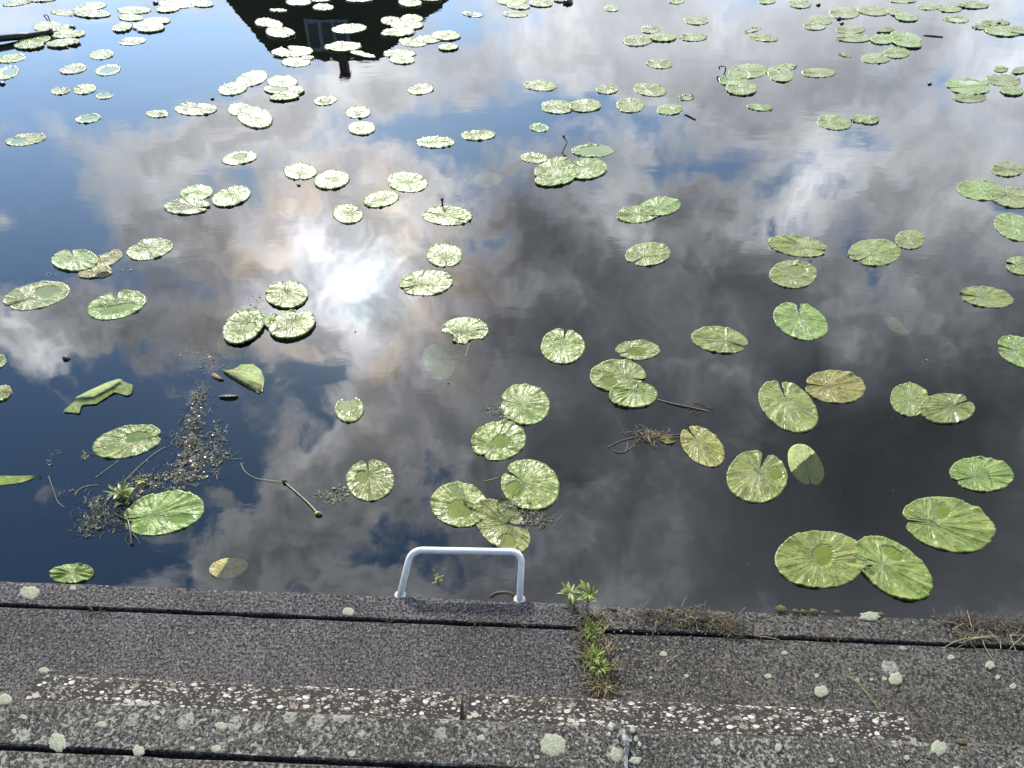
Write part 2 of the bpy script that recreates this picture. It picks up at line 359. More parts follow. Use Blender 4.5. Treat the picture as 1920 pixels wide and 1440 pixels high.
def aggregate():
    m, N, b = principled('washed_pebble_concrete'); ob = N.new('ShaderNodeTexCoord').outputs['Object']
    wv = N.v('ADD', N.mapping(ob, rot=(0, 0, 0.9), scale=(0.75, 1.35, 1)), N.v('SCALE', N.noise(ob, 120.0, 2, 0.5, out=1), scale=0.004))
    def layer(scale, thr0, keep):
        vo = N.new('ShaderNodeTexVoronoi'); N.put(vo.inputs['Vector'], wv); vo.inputs['Scale'].default_value = scale
        s = N.new('ShaderNodeSeparateColor'); N.put(s.inputs[0], vo.outputs['Color'])
        r = N.m('MULTIPLY', N.mr(s.outputs[0], 1 - keep, 1.0, 0.0, 1.0, False), thr0)
        return N.mr(N.m('SUBTRACT', r, vo.outputs['Distance']), -0.02, 0.05), s.outputs[1], s.outputs[2]
    m1, a1, b1 = layer(66.0, 0.62, 0.9); m2, a2, b2 = layer(160.0, 0.66, 0.95)
    pc1 = N.ramp(a1, [(0, (0.12, 0.09, 0.06)), (0.35, (0.28, 0.23, 0.17)), (0.7, (0.54, 0.49, 0.41)), (1, (0.72, 0.69, 0.62))])
    pc2 = N.ramp(a2, [(0, (0.08, 0.065, 0.045)), (0.5, (0.26, 0.22, 0.17)), (1, (0.60, 0.56, 0.49))])
    base = N.mix(N.mr(N.noise(ob, 30, 4, 0.6), 0.35, 0.65), (0.010, 0.008, 0.005), (0.030, 0.023, 0.014))
    li = N.m('MULTIPLY', N.mr(N.noise(ob, 34.0, 4, 0.6), 0.60, 0.66), 0.7)
    c = N.mix(N.m('MULTIPLY', li, .5), base, (0.36, 0.36, 0.31)); c = N.mix(m2, c, pc2); c = N.mix(m1, c, pc1)
    N.put(b.inputs['Base Color'], c); b.inputs['Roughness'].default_value = 0.75
    h = N.m('ADD', N.m('MULTIPLY', N.m('MAXIMUM', m1, N.m('MULTIPLY', m2, 0.6)), 1.0), N.m('MULTIPLY', N.noise(ob, 260.0, 3, 0.6), 0.7))
    N.put(b.inputs['Normal'], N.bump(h, 1.0, 0.006)); return m
M['aggregate'] = aggregate()

def water_material():
    m = bpy.data.materials.new('pond_water'); m.use_nodes = True; N = NT(m.node_tree); N.n.clear()
    geo = N.new('ShaderNodeNewGeometry').outputs['Position']
    p = N.mapping(geo, rot=(0, 0, 0.05), scale=(1.0, 1.9, 1.0))
    n1 = N.noise(p, 0.9, 3, 0.5); n2 = N.noise(p, 4.5, 3, 0.55, 0.4); n3 = N.noise(p, 17.0, 2, 0.5)
    mask = N.mr(N.noise(geo, 0.55, 3, 0.55), 0.45, 0.65)
    mask2 = N.mr(N.noise(N.v('ADD', geo, (4.0, 2.0, 0.0)), 0.9, 3, 0.55), 0.52, 0.66)
    h = N.m('ADD', N.m('MULTIPLY', n1, 0.0011), N.m('MULTIPLY', n2, N.m('MULTIPLY_ADD', mask, 0.00042, 0.00005)))
    h = N.m('ADD', h, N.m('MULTIPLY', n3, N.m('MULTIPLY_ADD', mask2, 0.00011, 0.000004)))
    bn = N.new('ShaderNodeBump'); bn.inputs['Strength'].default_value = 1.0; bn.inputs['Distance'].default_value = 1.0; N.put(bn.inputs['Height'], h)
    fr = N.new('ShaderNodeFresnel'); fr.inputs['IOR'].default_value = 1.60; N.put(fr.inputs['Normal'], bn.outputs[0])
    gl = N.new('ShaderNodeBsdfAnisotropic') if False else N.new('ShaderNodeBsdfGlossy')
    gl.inputs['Roughness'].default_value = 0.0; gl.inputs['Color'].default_value = (1, 1, 1, 1); N.put(gl.inputs['Normal'], bn.outputs[0])
    tr = N.new('ShaderNodeBsdfTransparent'); tr.inputs[0].default_value = (0.84, 0.89, 0.74, 1)
    di = N.new('ShaderNodeBsdfDiffuse'); di.inputs[0].default_value = (0.018, 0.026, 0.024, 1)
    mx0 = N.new('ShaderNodeMixShader'); mx0.inputs[0].default_value = 0.06; N.l.new(tr.outputs[0], mx0.inputs[1]); N.l.new(di.outputs[0], mx0.inputs[2])
    mx = N.new('ShaderNodeMixShader'); N.l.new(fr.outputs[0], mx.inputs[0]); N.l.new(mx0.outputs[0], mx.inputs[1]); N.l.new(gl.outputs[0], mx.inputs[2])
    out = N.new('ShaderNodeOutputMaterial'); N.l.new(mx.outputs[0], out.inputs[0]); return m

# ------------------------------------------------------------------ setting: water, bed, far bank
E0, E1 = at(0, 1087, 0.33), at(1920, 1162, 0.33)         # water edge of the lower step
ex = (E1 - E0).normalized(); ey = Vector((-ex.y, ex.x, 0))  # along the steps / out to the water
def edge_y(x): return E0.y + (x - E0.x) * ex.y / ex.x
def quad(name, x0, x1, y0, y1, z, mat, kind='structure'):
    me = mesh_from(name, [(x0, y0, z), (x1, y0, z), (x1, y1, z), (x0, y1, z)], [(0, 1, 2, 3)], False)
    o = link(name, me, mat); tag(o, kind=kind); return o
w = quad('water', -70, 70, 0.9, 24.5, 0.0, water_material())
bed = quad('pond_bed', -70, 70, 0.5, 25.5, -0.75, simple_mat('silt', (0.008, 0.011, 0.010), 0.9, 0.4, 3))
grass_m = simple_mat('bank_grass', (0.06, 0.10, 0.025), 0.9, 0.4, 2, 0.02)
me = mesh_from('ground', [(-600, 24.5, -0.9), (600, 24.5, -0.9), (600, 25.4, 0.45), (-600, 25.4, 0.45), (600, 1200, 1.0), (-600, 1200, 1.0)],
               [(0, 1, 2, 3), (3, 2, 4, 5)], False); tag(link('ground', me, grass_m), kind='structure')

# ------------------------------------------------------------------ concrete steps
def to_local(p): return Vector(((p - E0).dot(ex), (p - E0).dot(ey), p.z))
def prism(name, s0, s1, prof, mat, wob=0.0028, step=0.03):
    """profile (t=distance towards the water, z) swept along the steps from s0 to s1, slightly worn"""
    n = max(2, int((s1 - s0) / step)); V = []; F = []; k = len(prof)
    for i in range(n + 1):
        s = s0 + (s1 - s0) * i / n
        for j, (t, z) in enumerate(prof):
            a = wob * fbm(s * 6, j * 0.7, z * 3); b2 = wob * fbm(s * 7 + 30, j * 0.9, 2)
            q = E0 + ex * s + ey * (t + a); V.append((q.x, q.y, z + b2))
    for i in range(n):
        for j in range(k):
            a, b = i * k + j, i * k + (j + 1) % k; F.append((a, b, b + k, a + k))
    F.append(tuple(range(k))); F.append(tuple(n * k + j for j in range(k - 1, -1, -1)))
    c = E0 + ex * (s0 + s1) / 2; c.z = 0
    me = mesh_from(name, V, F, False, c)
    bm = bmesh.new(); bm.from_mesh(me); bmesh.ops.recalc_face_normals(bm, faces=bm.faces); bm.to_mesh(me); bm.free()
    o = link(name, me, mat); o.location = c; return o
ZL, ZB, ZU = 0.33, 0.455, 0.515
gl_t = to_local(at(960, 1173, ZL)).y                    # groove centre of the lower step
def slab_profile(t_front, z, g, depth, back, gw=0.0058, gd=0.045, r=0.008):
    g = t_front + g if False else g
    return [(t_front - r * 2.2, z), (t_front - r * .6, z - r * .35), (t_front, z - r * 1.4), (t_front, z - depth), (back, z - depth), (back, z),
            (g - gw - .003, z), (g - gw, z - .004), (g - gw + .002, z - gd), (g + gw - .002, z - gd), (g + gw, z - .004), (g + gw + .003, z)]
J = to_local(at(1118, 1200, ZL)).x                       # joint between the lower slabs
up_t = to_local(at(960, 1351, ZU)).y; JU = to_local(at(1172, 1400, ZU)).x
gu_t = to_local(at(470, 1422, ZU)).y
low_l = prism('step_slab', -1.6, J - 0.020, slab_profile(0.0, ZL, gl_t, 0.16, -0.62), M['slab_l'])
tag(low_l, 'dark grey lower concrete step under the ladder handle, left of the weedy joint', 'step', 'concrete steps down to the water')
low_r = prism('step_slab', J + 0.022, J + 3.2, slab_profile(-0.004, ZL - .003, gl_t - 0.004, 0.16, -0.62), M['slab_r'])
tag(low_r, 'lower concrete step littered with straw, right of the weedy joint', 'step', 'concrete steps down to the water')
up_l = prism('step_slab', -1.6, JU - 0.006, slab_profile(up_t, ZU, gu_t, 0.06, -1.6, gw=.007), M['slab_up'])
tag(up_l, 'upper concrete step crusted with pale lichen, left of the plugged joint', 'step', 'concrete steps down to the water')
up_r = prism('step_slab', JU + 0.008, JU + 3.2, slab_profile(up_t - .002, ZU - .002, gu_t, 0.06, -1.6, gw=.007), M['slab_up'])
tag(up_r, 'upper concrete step with brown algae, right of the plugged joint', 'step', 'concrete steps down to the water')
bt = to_local(at(800, 1294, ZB)).y
bl0, bl1 = to_local(at(72, 1262, ZB)).x, to_local(at(866, 1300, ZB)).x
br0, br1 = to_local(at(880, 1300, ZB)).x, to_local(at(1703, 1345, ZB)).x
bp = [(bt - .010, ZB), (bt - .002, ZB - .004), (bt, ZB - .012), (bt, ZL + .002), (up_t - .12, ZL + .002), (up_t - .12, ZB)]
rb1 = prism('riser_block', bl0, bl1, bp, M['aggregate'], 0.0025, 0.02)
tag(rb1, 'washed pebble block under the upper step, left of the narrow gap', 'block', 'pebble concrete riser blocks')
rb2 = prism('riser_block', br0, br1, bp, M['aggregate'], 0.0025, 0.02)
tag(rb2, 'washed pebble block under the upper step, right of the narrow gap', 'block', 'pebble concrete riser blocks')
rear = quad('pavement', -8, 8, -12, -0.55, ZU - 0.02, M['slab_r'])
quad('soil', -8, 8, -12, 0.9, -0.2, simple_mat('soil', (0.05, 0.04, 0.025), 0.95, 0.3, 5))
# front wall of the quay below the steps
qa = E0 + ex * -6 - ey * 0.03; qb = E0 + ex * 10 - ey * 0.03; qa.z = qb.z = 0
V = [qa + Vector((0, 0, -.8)), qb + Vector((0, 0, -.8)), qb + Vector((0, 0, ZL - .162)), qa + Vector((0, 0, ZL - .162))]
V += [v - ey * 0.25 for v in V]
me = mesh_from('quay_wall', V, [(0, 1, 2, 3), (4, 7, 6, 5), (3, 2, 6, 7), (0, 4, 5, 1), (0, 3, 7, 4), (1, 5, 6, 2)], False)
tag(link('quay_wall', me, M['slab_r']), 'dark concrete quay wall below the steps', 'wall', kind='structure')

def lichen(px, py, rx, ry, z, parent, name='lichen_patch'):
    c = at(px, py, z); V = [(c.x, c.y, z + .0008)]; F = []; n = 64
    for ring, rr in enumerate((0.5, 0.9, 1.0)):
        for k in range(n):
            a = 2 * pi * k / n; rad = rr * (1 + .26 * fbm(cos(a) * 1.5 + px, sin(a) * 1.5, py) + .07 * fbm(cos(a) * 5 + px, sin(a) * 5, 1))
            q = at(px + rx * rad * cos(a), py + ry * rad * sin(a), z)
            V.append((q.x, q.y, z + (.0008, .0008, -.0010)[ring] + .0003 * random.random()))
    for k in range(n): F.append((0, 1 + k, 1 + (k + 1) % n))
    for r in range(2):
        for k in range(n): a, b = 1 + r * n + k, 1 + r * n + (k + 1) % n; F.append((a, a + n, b + n, b))
    me = mesh_from(name, V, F, True)
    o = link(name, me, M['lichen'], parent); recentre(me, c); o.matrix_parent_inverse = Matrix.Identity(4)
    o.location = c - parent.location; return o
for (x, y, rx, ry, z, p) in [(55, 1110, 19, 12, ZL, low_l), (137, 1103, 7, 5, ZL, low_l), (653, 1147, 11, 9, ZL, low_l),
        (1540, 1296, 13, 12, ZL, low_r), (1680, 1273, 13, 13, ZL, low_r), (1857, 1247, 10, 8, ZL, low_r), (1632, 1155, 20, 9, ZL, low_r),
        (108, 1392, 17, 18, ZU, up_l), (259, 1408, 11, 11, ZU, up_l), (8, 1312, 14, 11, ZU, up_l), (1038, 1397, 24, 23, ZU, up_l), (1156, 1415, 12, 14, ZU, up_l),
        (1761, 1402, 15, 15, ZU, up_r), (82, 1257, 11, 6, ZB, rb1), (268, 1320, 14, 6, ZU, up_l)]:
    lichen(x, y, rx, ry, z, p)

rl = random.Random(5)
for k in range(26):     # smaller crusts on the upper steps
    x = rl.uniform(20, 1900); y = 1330 + x * .043 + rl.uniform(0, 60)
    sl_ = up_l if to_local(at(x, y, ZU)).x < JU else up_r; q = rl.uniform(3.5, 9)
    lichen(x, y, q * rl.uniform(.8, 1.5), q, ZU, sl_)
for k in range(12):
    x = rl.uniform(1180, 1900); y = 1180 + x * .03 + rl.uniform(-10, 60); q = rl.uniform(3, 6)
    lichen(x, y, q * rl.uniform(.8, 1.5), q, ZL - .003, low_r)
# ------------------------------------------------------------------ ladder
lad = empty('pool_ladder', at(860, 1110, 0.30)); tag(lad, 'bare metal ladder handle bent in a flat arch beyond the step edge', 'ladder')
def child_mesh(name, V, F, mat, parent, smooth=True):
    me = mesh_from(name, V, F, smooth, parent.location); return link(name, me, mat, parent)
def arch(px0, px1, zb, zt):
    a = at(px0[0], px0[1], zb); b = at(px1[0], px1[1], zb)
    ta = at(771, 1031, zt); tb = at(979, 1035, zt); pts = []
    R = 0.040
    def corner(p, q, r, n=7):
        d1 = (p - q).normalized(); d2 = (r - q).normalized(); return [((1 - s) ** 2) * (q + d1 * R) + 2 * s * (1 - s) * q + s * s * (q + d2 * R) for s in [i / n for i in range(n + 1)]]
    pts = [a + Vector((0, 0, -.06)), a] + corner(a, ta, tb) + corner(ta, tb, b) + [b, b + Vector((0, 0, -.06))]
    return pts
pts = arch((750, 1116), (974, 1124), 0.325, 0.43)
V, F = tube(pts, 0.0108, 16); child_mesh('handrail', V, F, M['alu'], lad)
for q in (pts[1], pts[-2]):
    s_top = q + Vector((0, 0, -.02))
    V, F = tube([s_top, s_top + Vector((0, 0.0, -1.0))], 0.0115, 12); child_mesh('stile', V, F, M['alu'], lad)
    V, F = tube([q + Vector((0, 0, -.006)), q + Vector((0, 0, 0.0)), q + Vector((0, 0, .003))], [0.019, 0.019, 0.013], 18); child_mesh('mounting_flange', V, F, M['rubber'], lad)
for k in range(3):
    z = 0.05 - 0.27 * k; a = pts[1].copy(); b = pts[-2].copy(); a.z = b.z = z
    V, F = tube([a, b], 0.012, 10); child_mesh('rung', V, F, M['alu'], lad)

# ------------------------------------------------------------------ lily pads
def pad_mesh(cx, cy, a, b, rot, notch, seed, z0, opt):
    rnd = random.Random(seed)
    small = a < 36
    nt = 56 if small else 110; nr = 8 if small else 20
    cr, sr = cos(radians(rot)), sin(radians(rot))
    has = notch is not None
    nt_ang = radians(notch) if has else rnd.uniform(0, 2 * pi)
    gap = radians(opt.get('gap', rnd.uniform(1.2, 4.5))) if has else 0
    tn = atan2(sin(nt_ang - radians(rot)) * a, cos(nt_ang - radians(rot)) * b) if has else nt_ang
    off = opt.get('pet', 0.28) if has else 0.05
    ox, oy = off * a * cos(tn), off * b * sin(tn)
    sub = opt.get('sub', 0.0); puds = opt.get('pud', [])
    amp = opt.get('amp', 1.0) * (0.0034 if small else 0.0032)
    nrib = rnd.choice((11, 13, 15)); phase = rnd.uniform(0, 6)
    wlen = (at(cx + a, cy) - at(cx - a, cy)).length / 2
    V, F, UV, WET = [], [], [], []
    closed = not has
    cols = nt if closed else nt + 1
    ux, uy = rnd.uniform(0, 50), rnd.uniform(0, 50)
    bites = opt.get('bite', [])
    for j in range(nr + 1):
        r = (j / nr) ** 0.85
        for i in range(cols):
            t = tn + gap + (2 * pi - 2 * gap) * i / nt if not closed else tn + 2 * pi * i / nt
            dt = min(t - tn, tn + 2 * pi - t)
            rim = 1 + 0.030 * fbm(cos(t) * 1.3 + ux, sin(t) * 1.3 + uy) + 0.013 * fbm(cos(t) * 9 + ux, sin(t) * 9)
            if has: rim *= 1 - 0.13 * exp(-(dt / 0.16) ** 2)
            ex_, ey_ = a * cos(t) * rim, b * sin(t) * rim
            lx = ox + (ex_ - ox) * r; ly = oy + (ey_ - oy) * r
            for (bx, by, br) in bites:      # torn or eaten margin, given in half-axes
                dx, dy = lx / a - bx, ly / b - by; dd = hypot(dx, dy)
                if dd < br: lx += dx / (dd + 1e-4) * (br - dd) * a; ly += dy / (dd + 1e-4) * (br - dd) * b
            x, y = cx + cr * lx - sr * ly, cy + sr * lx + cr * ly
            q = at(x, y, 0)
            # relief
            rib = (1.5 * fbm(cos(t) * 3.4 + ux, sin(t) * 3.4 + uy, r * .5) + 1.2 * fbm(cos(t) * 7.5 + ux, sin(t) * 7.5, r * .9) + .25 * sin(nrib * t + phase)) * (0.2 + 0.8 * r) * smooth01((r - .10) / .4)
            mid = exp(-(((t - tn - pi + pi) % pi - 0) / .10) ** 2) if False else 0
            wr = fbm(q.x * 18 + ux, q.y * 18 + uy, 1) * 1.0 + (fbm(q.x * 50, q.y * 50, ux) * 0.30 if not small else 0.5 * fbm(q.x * 40, q.y * 40, ux))
            edge = smooth01((r - 0.86) / 0.14) * (0.5 + 1.1 * fbm(cos(t) * 6 + ux, sin(t) * 6 + uy, 3)) * 1.25
            side = fbm(q.x * 5 + uy, q.y * 5, 5) * 1.3
            h = amp * (1.35 * rib + wr + edge + side) + 0.0015
            wet = 0.0
            for (wx, wy, wr_, wry, lvl) in puds:
                dd = hypot((lx / a - wx) / wr_, (ly / b - wy) / wry) + 0.18 * fbm(lx / a * 3 + ux, ly / b * 3)
                k = 1 - smooth01((dd - 0.85) / 0.22)
                if k > 0: h = h * (1 - k) + lvl * k; wet = max(wet, k)
            for (wx, wy, wx2, wy2, hh, ww) in opt.get('curl', []):   # folded-over margin along a line
                pass
            if sub: z = z0 - 0.012 - sub * smooth01((lx / a * opt.get('sx', 1) + ly / b * opt.get('sy', 0) + 1.0) / 1.4)*1.0 + h * .5
            else: z = z0 + max(h, 0.0012)
            V.append((q.x, q.y, z)); UV.append((i / nt, r)); WET.append(wet)
    for j in range(nr):
        for i in range(cols if closed else nt):
            a0 = j * cols + i; a1 = j * cols + (i + 1) % cols
            F.append((a0, a1, a1 + cols, a0 + cols))
    # rim turned down into the water
    base = nr * cols; n0 = len(V)
    for i in range(cols):
        x, y, z = V[base + i]; V.append((x, y, z - 0.004 if sub else max(-0.002, z - .008))); UV.append((i / nt, 1.0)); WET.append(0)
    for i in range(cols if closed else nt):
        i2 = (i + 1) % cols; F.append((base + i, base + i2, n0 + i2, n0 + i))
    c = at(cx, cy, 0)
    me = mesh_from('lily_pad', V, F, True, c)
    uvl = me.uv_layers.new(name='UVMap'); li = [0] * len(me.loops); me.loops.foreach_get('vertex_index', li)
    flat = []
    for k in li: flat += UV[k]
    uvl.data.foreach_set('uv', flat)
    at_ = me.attributes.new('wet', 'FLOAT', 'POINT'); at_.data.foreach_set('value', WET)
    bm = bmesh.new(); bm.from_mesh(me); bmesh.ops.remove_doubles(bm, verts=bm.verts, dist=1e-6)
    bmesh.ops.recalc_face_normals(bm, faces=bm.faces); bm.to_mesh(me); bm.free()
    return me, c
def smooth01(x): x = 0 if x < 0 else 1 if x > 1 else x; return x * x * (3 - 2 * x)

P = {}
C = []   # clusters: (phrase, noun, [pads])
def cl_(phrase, *pads, noun='lily pads'): C.append((phrase, noun, pads))
WET = {'pud': [(0.0, 0.0, 0.6, 0.6, 0.0015)]}
def pud(x=0.0, y=0.0, rx=.5, ry=.5): return {'pud': [(x, y, rx, ry, .002)]}
# (x, y, half width, half height, turn, direction of the cleft or None, options)
cl_('cut by the top edge in the far left corner', (32,6,28,5,-8,None), (75,-1,30,5,0,None))
cl_('overlapping at the top, just above the floating stick', (122,25,27,5,3,None), (168,14,32,7,-8,200), (172,27,35,7,2,None))
cl_('in the pile left of the roof reflection', (251,20,32,7,0,180), (245,34,23,6,2,None), (294,40,26,6,0,None), (229,53,19,8,-8,None), (279,52,30,10,0,170))
cl_('beside the left slope of the roof reflection', (335,7,38,9,0,None), (379,8,22,6,3,0), (315,18,22,6,-5,None))
cl_('gathered round the tip of the floating stick', (89,51,28,10,0,None), (121,55,16,8,5,None), (128,66,32,7,-4,180), (66,76,30,9,-5,None), (55,87,28,7,-3,None), (119,83,32,7,-6,20))
cl_('small ragged single just under the pile left of the roof', (248,78,26,7,-5,180))
cl_('single on open blue between the stick and the roof', (190,103,23,9,-5,None))
cl_('cut by the left edge below the stick', (20,110,29,8,-6,None))
cl_('left of the ring-shaped pad far left', (137,130,26,9,-8,190))
cl_('ring-shaped, water-filled, on the blue at far left', (202,132,25,10,-8,None,pud(0,0,.72,.62)))
cl_('half flooded at the left edge beside a black bud', (12,137,24,12,-15,None,pud(.2,-.1,.6,.6)))
cl_('with a V cleft on its far side, far left', (113,171,19,7,-4,-80,{'gap':14}))
cl_('beside the heart shaped pad far left', (159,168,22,9,-8,None))
cl_('tiny flooded crescent at far left', (196,180,17,6,-5,None,pud(.1,-.25,.8,.6)))
cl_('flooded with one dry rim, left of the long cloud', (165,223,25,8,-8,None,pud(.1,-.1,.85,.7)))
cl_('small pale green, floating alone in the long white cloud', (295,214,22,7,0,None))
cl_('round and flat with spoke folds in the long white cloud', (367,205,40,12,0,-70))
cl_('heaped under the left corner of the reflected roof', (472,148,32,14,-15,None), (437,167,28,12,-10,190), (530,155,29,12,0,None), (533,170,38,10,3,None,pud(-.3,0,.5,.5)), (533,184,28,6,-4,None))
cl_('crumpled together in the middle of the long white cloud', (450,206,24,12,0,None), (478,221,34,20,12,200))
cl_('two-lobed ring below the roof reflection', (610,189,22,9,-8,-60,{'gap':10,'pud':[(0,0,.5,.5,.002)]}))
cl_('broad, flat and alone at the left edge of the view', (48,262,39,11,-8,190,pud(-.4,.1,.4,.5)))
cl_('with a flooded middle above the pair of round pads', (449,297,34,12,-8,None,pud(0,-.3,.4,.5)))
cl_('glittering side by side above the sun glare', (563,322,32,16,0,90), (622,338,34,18,-8,None))
cl_('on the dark roof reflection, cut by the top edge', (560,4,24,7,0,None), (600,0,20,4,0,None), (673,0,26,5,0,None), (769,6,22,8,3,None), (808,0,20,4,0,None))
cl_('on the dark roof reflection left of its window', (606,14,20,6,0,None), (522,20,16,3,3,None), (497,43,19,8,0,None), (513,47,18,8,8,None), (526,63,28,10,3,20))
cl_('across the window in the roof reflection', (655,54,33,9,-4,None,{'bite':[]}), (643,88,35,9,-2,None))
cl_('with a green split on the left corner of the roof reflection', (548,97,39,10,-2,-150,{'gap':9}))
cl_('thin and edge-on at the ridge of the roof reflection', (680,102,25,4,12,None))
cl_('stacked on the right slope of the roof reflection', (733,39,19,8,0,None), (772,36,21,8,0,None), (764,49,31,8,-2,None), (746,62,32,8,-2,180))
cl_('strung out right of the roof reflection', (774,80,27,8,4,180), (805,74,25,8,-3,None), (836,68,28,9,0,None), (841,90,19,6,-3,None))
cl_('right beside the ridge of the roof reflection', (749,101,32,8,0,180), (754,113,24,8,2,None))
cl_('pale and broken along the roof ridge reflection', (555,117,28,9,0,None), (577,109,12,4,0,None))
cl_('slim, alone on blue right of the roof reflection', (886,27,20,5,8,None,WET))
cl_('oval single below the top group of three', (966,27,24,6,2,180))
cl_('by the top edge next to the dark reflection', (960,3,28,7,0,None), (972,12,22,6,5,None), (1014,8,22,6,3,None), (1056,1,18,4,0,None))
cl_('round and glittering below the chimney reflection', (789,168,25,10,-5,200))
cl_('left end of the loose row in the upper middle', (1013,161,32,10,4,190))
cl_('making a broad double leaf on the upper blue band', (1045,201,32,13,3,180), (1097,199,31,12,-2,None))
cl_('small, folded, in the upper middle row', (1138,168,21,9,0,-90))
cl_('larger oval, right end of the upper middle row', (1219,169,32,12,8,190))
cl_('heart shaped with a raised point on the upper blue', (1182,198,27,14,0,-80))
cl_('small oval right of the heart shaped pad', (1256,206,25,10,-3,10))
cl_('one above another, left of the sun column', (671,211,24,12,0,100), (678,241,26,13,0,None))
cl_('wide frilled pair member nearer the sun, on blue', (816,267,37,11,0,180))
cl_('wide frilled pair member farther right, on blue', (897,254,33,10,-2,200))
cl_('tiny and half flooded above the bent stalk', (1011,240,18,8,5,None,pud(.3,0,.7,.6)))
cl_('round and frilled right above the sun glare', (764,342,38,19,5,None))
cl_('narrow, between the frilled round pad and the sun', (715,374,34,15,-10,None))
cl_('nearest the sun glare on its far side', (652,402,29,18,5,-20))
cl_('with a dry left tip, the rest flooded, by the bent stalk', (1111,283,40,12,0,None,{'pud':[(.35,0,.95,.95,.0015)]}))
cl_('heaped below the bent dark stalk', (1002,297,26,9,3,None), (1036,316,36,17,-20,None), (1100,318,39,19,-5,200), (1041,337,38,13,-8,-10))
cl_('single frilled, with a black bud standing behind it', (838,405,48,18,3,190))
cl_('round with its cleft facing the steps, right of the sun', (834,479,34,23,0,80))
cl_('large, pale, immediately right of the sun glare', (799,531,51,24,-5,165,{'gap':3}))
cl_('crumpled with one curled end, below right of the sun', (872,620,44,25,0,165,{'bite':[(-.9,.6,.45),(.55,1.1,.5)]}))
cl_('rounded, folded at its far side, centre of the pond', (1055,650,41,33,0,-80,{'gap':5}))
cl_('in the bright green chain of three, centre', (1196,657,42,18,0,170,pud(0,.2,.5,.45)), (1158,706,53,30,0,10,pud(-.3,.4,.35,.35)), (1187,742,46,24,0,-60))
cl_('with a cleft to the lower left, on dark cloud', (1215,477,43,22,-5,150,{'gap':6}))
cl_('overlapping on dark cloud, upper centre right', (1197,402,41,16,-5,None), (1238,388,38,17,-5,150))
cl_('long with a cleft at its right end', (1496,462,57,19,8,10,{'gap':4}))
cl_('round with a flooded hollow, beside floating crumbs', (1487,515,44,26,0,None,pud(.15,-.25,.5,.4)))
cl_('heart shaped, cleft at lower left, next to a small disc', (1640,474,49,25,0,150,{'gap':4}))
cl_('small flat disc touching the heart shaped pad', (1706,450,28,18,0,None))
cl_('egg shaped, cleft away from the steps, right of centre', (1501,603,53,33,20,-100,{'gap':5}))
cl_('pointed left, cleft at the right tip, centre right', (1349,638,54,24,8,15,{'gap':6}))
cl_('with a cleft pointing left, near the right edge', (1850,558,51,19,8,185,{'gap':6}))
cl_('cut by the right edge, beside a deep blue gap', (1904,427,42,24,18,None), )
cl_('small, cut by the right edge, cleft to the left', (1913,499,28,17,10,190,{'gap':8}))
cl_('cut by the right edge, split at upper left', (1913,660,46,27,22,-165,{'gap':6}))
cl_('disc alone near the upper right edge', (1889,318,31,14,0,None))
cl_('joined in a long raft at the right edge', (1840,357,46,19,5,None), (1897,371,42,19,10,190))
cl_('lone small one right of the top group of three', (1147,16,14,6,0,None))
cl_('cut by the top edge, upper centre right', (1268,2,15,6,0,None))
cl_('alone, oval, above the loose group upper right of centre', (1305,39,23,8,3,None))
cl_('in the loose group upper right of centre', (1219,56,18,7,0,None), (1196,77,28,10,-3,None), (1243,71,26,8,0,None))
cl_('just right of the loose group upper right of centre', (1300,70,26,8,0,190))
cl_('slim with a dark left tip, upper right of centre', (1432,72,27,6,6,185))
cl_('sodden scrap with a raised tip, upper right of centre', (1410,57,17,4,-12,None,WET))
cl_('cut by the top edge, left of the far right groups', (1437,2,18,6,0,None), (1499,8,22,8,5,None))
cl_('wide, with a small cleft, above the upper blue patch', (1236,120,25,9,6,190))
cl_('half sunk pale, right of the upper row', (1287,183,15,6,0,None,WET))
cl_('slim and yellowish, alone on grey, upper right', (1425,202,25,6,6,None))
cl_('in the pile of three beside the black hook', (1402,134,37,14,-3,None), (1375,151,27,11,0,190), (1390,167,30,13,3,None))
cl_('just right of the pile beside the black hook', (1474,126,20,6,-5,0), (1463,140,25,14,10,None))
cl_('clean oval, alone between the two upper right groups', (1535,137,32,9,0,None))
cl_('in the chain near the top, far right group', (1583,25,29,11,0,None), (1637,21,30,9,5,None), (1677,23,14,7,10,None), (1700,34,22,7,5,None))
cl_('left of the black buds at upper right', (1539,38,22,8,8,180), (1527,50,22,7,2,None,pud(.3,0,.6,.6)))
cl_('in the crowded row under the black buds, upper right', (1594,56,28,8,0,None), (1600,72,34,8,2,180), (1655,75,24,9,0,None), (1698,72,30,10,10,None), (1701,83,28,8,8,None), (1660,59,16,4,-3,None))
cl_('of a pair above the small blue patch, upper right', (1642,110,28,10,0,90), (1681,100,25,10,0,None))
cl_('tiny sliver left of the upper right pair', (1584,104,13,2.5,10,None))
cl_('cut by the top edge at upper right', (1693,1,28,5,0,None))
cl_('in the thin top row near the right corner', (1743,13,25,6,0,180), (1782,18,21,6,0,None), (1824,11,30,6,2,None))
cl_('diamond shaped, alone near the right corner', (1793,37,24,6,5,None,WET))
cl_('matted in the far right corner', (1867,43,27,6,0,None), (1838,50,16,6,5,None), (1880,60,34,9,5,None), (1911,58,22,7,5,None))
cl_('folded over another near the upper right edge', (1818,184,31,9,0,None), (1815,163,42,15,5,175,{'pud':[(0,-.5,.5,.3,.002)]}))
cl_('tangled at the upper right edge', (1881,151,33,11,5,None), (1877,131,13,5,0,None), (1912,133,15,6,-8,None), (1897,172,22,8,5,None))
cl_('in the small trio on grey, right of centre top', (1563,230,33,14,8,190), (1612,223,17,8,0,None), (1631,227,17,7,0,None))
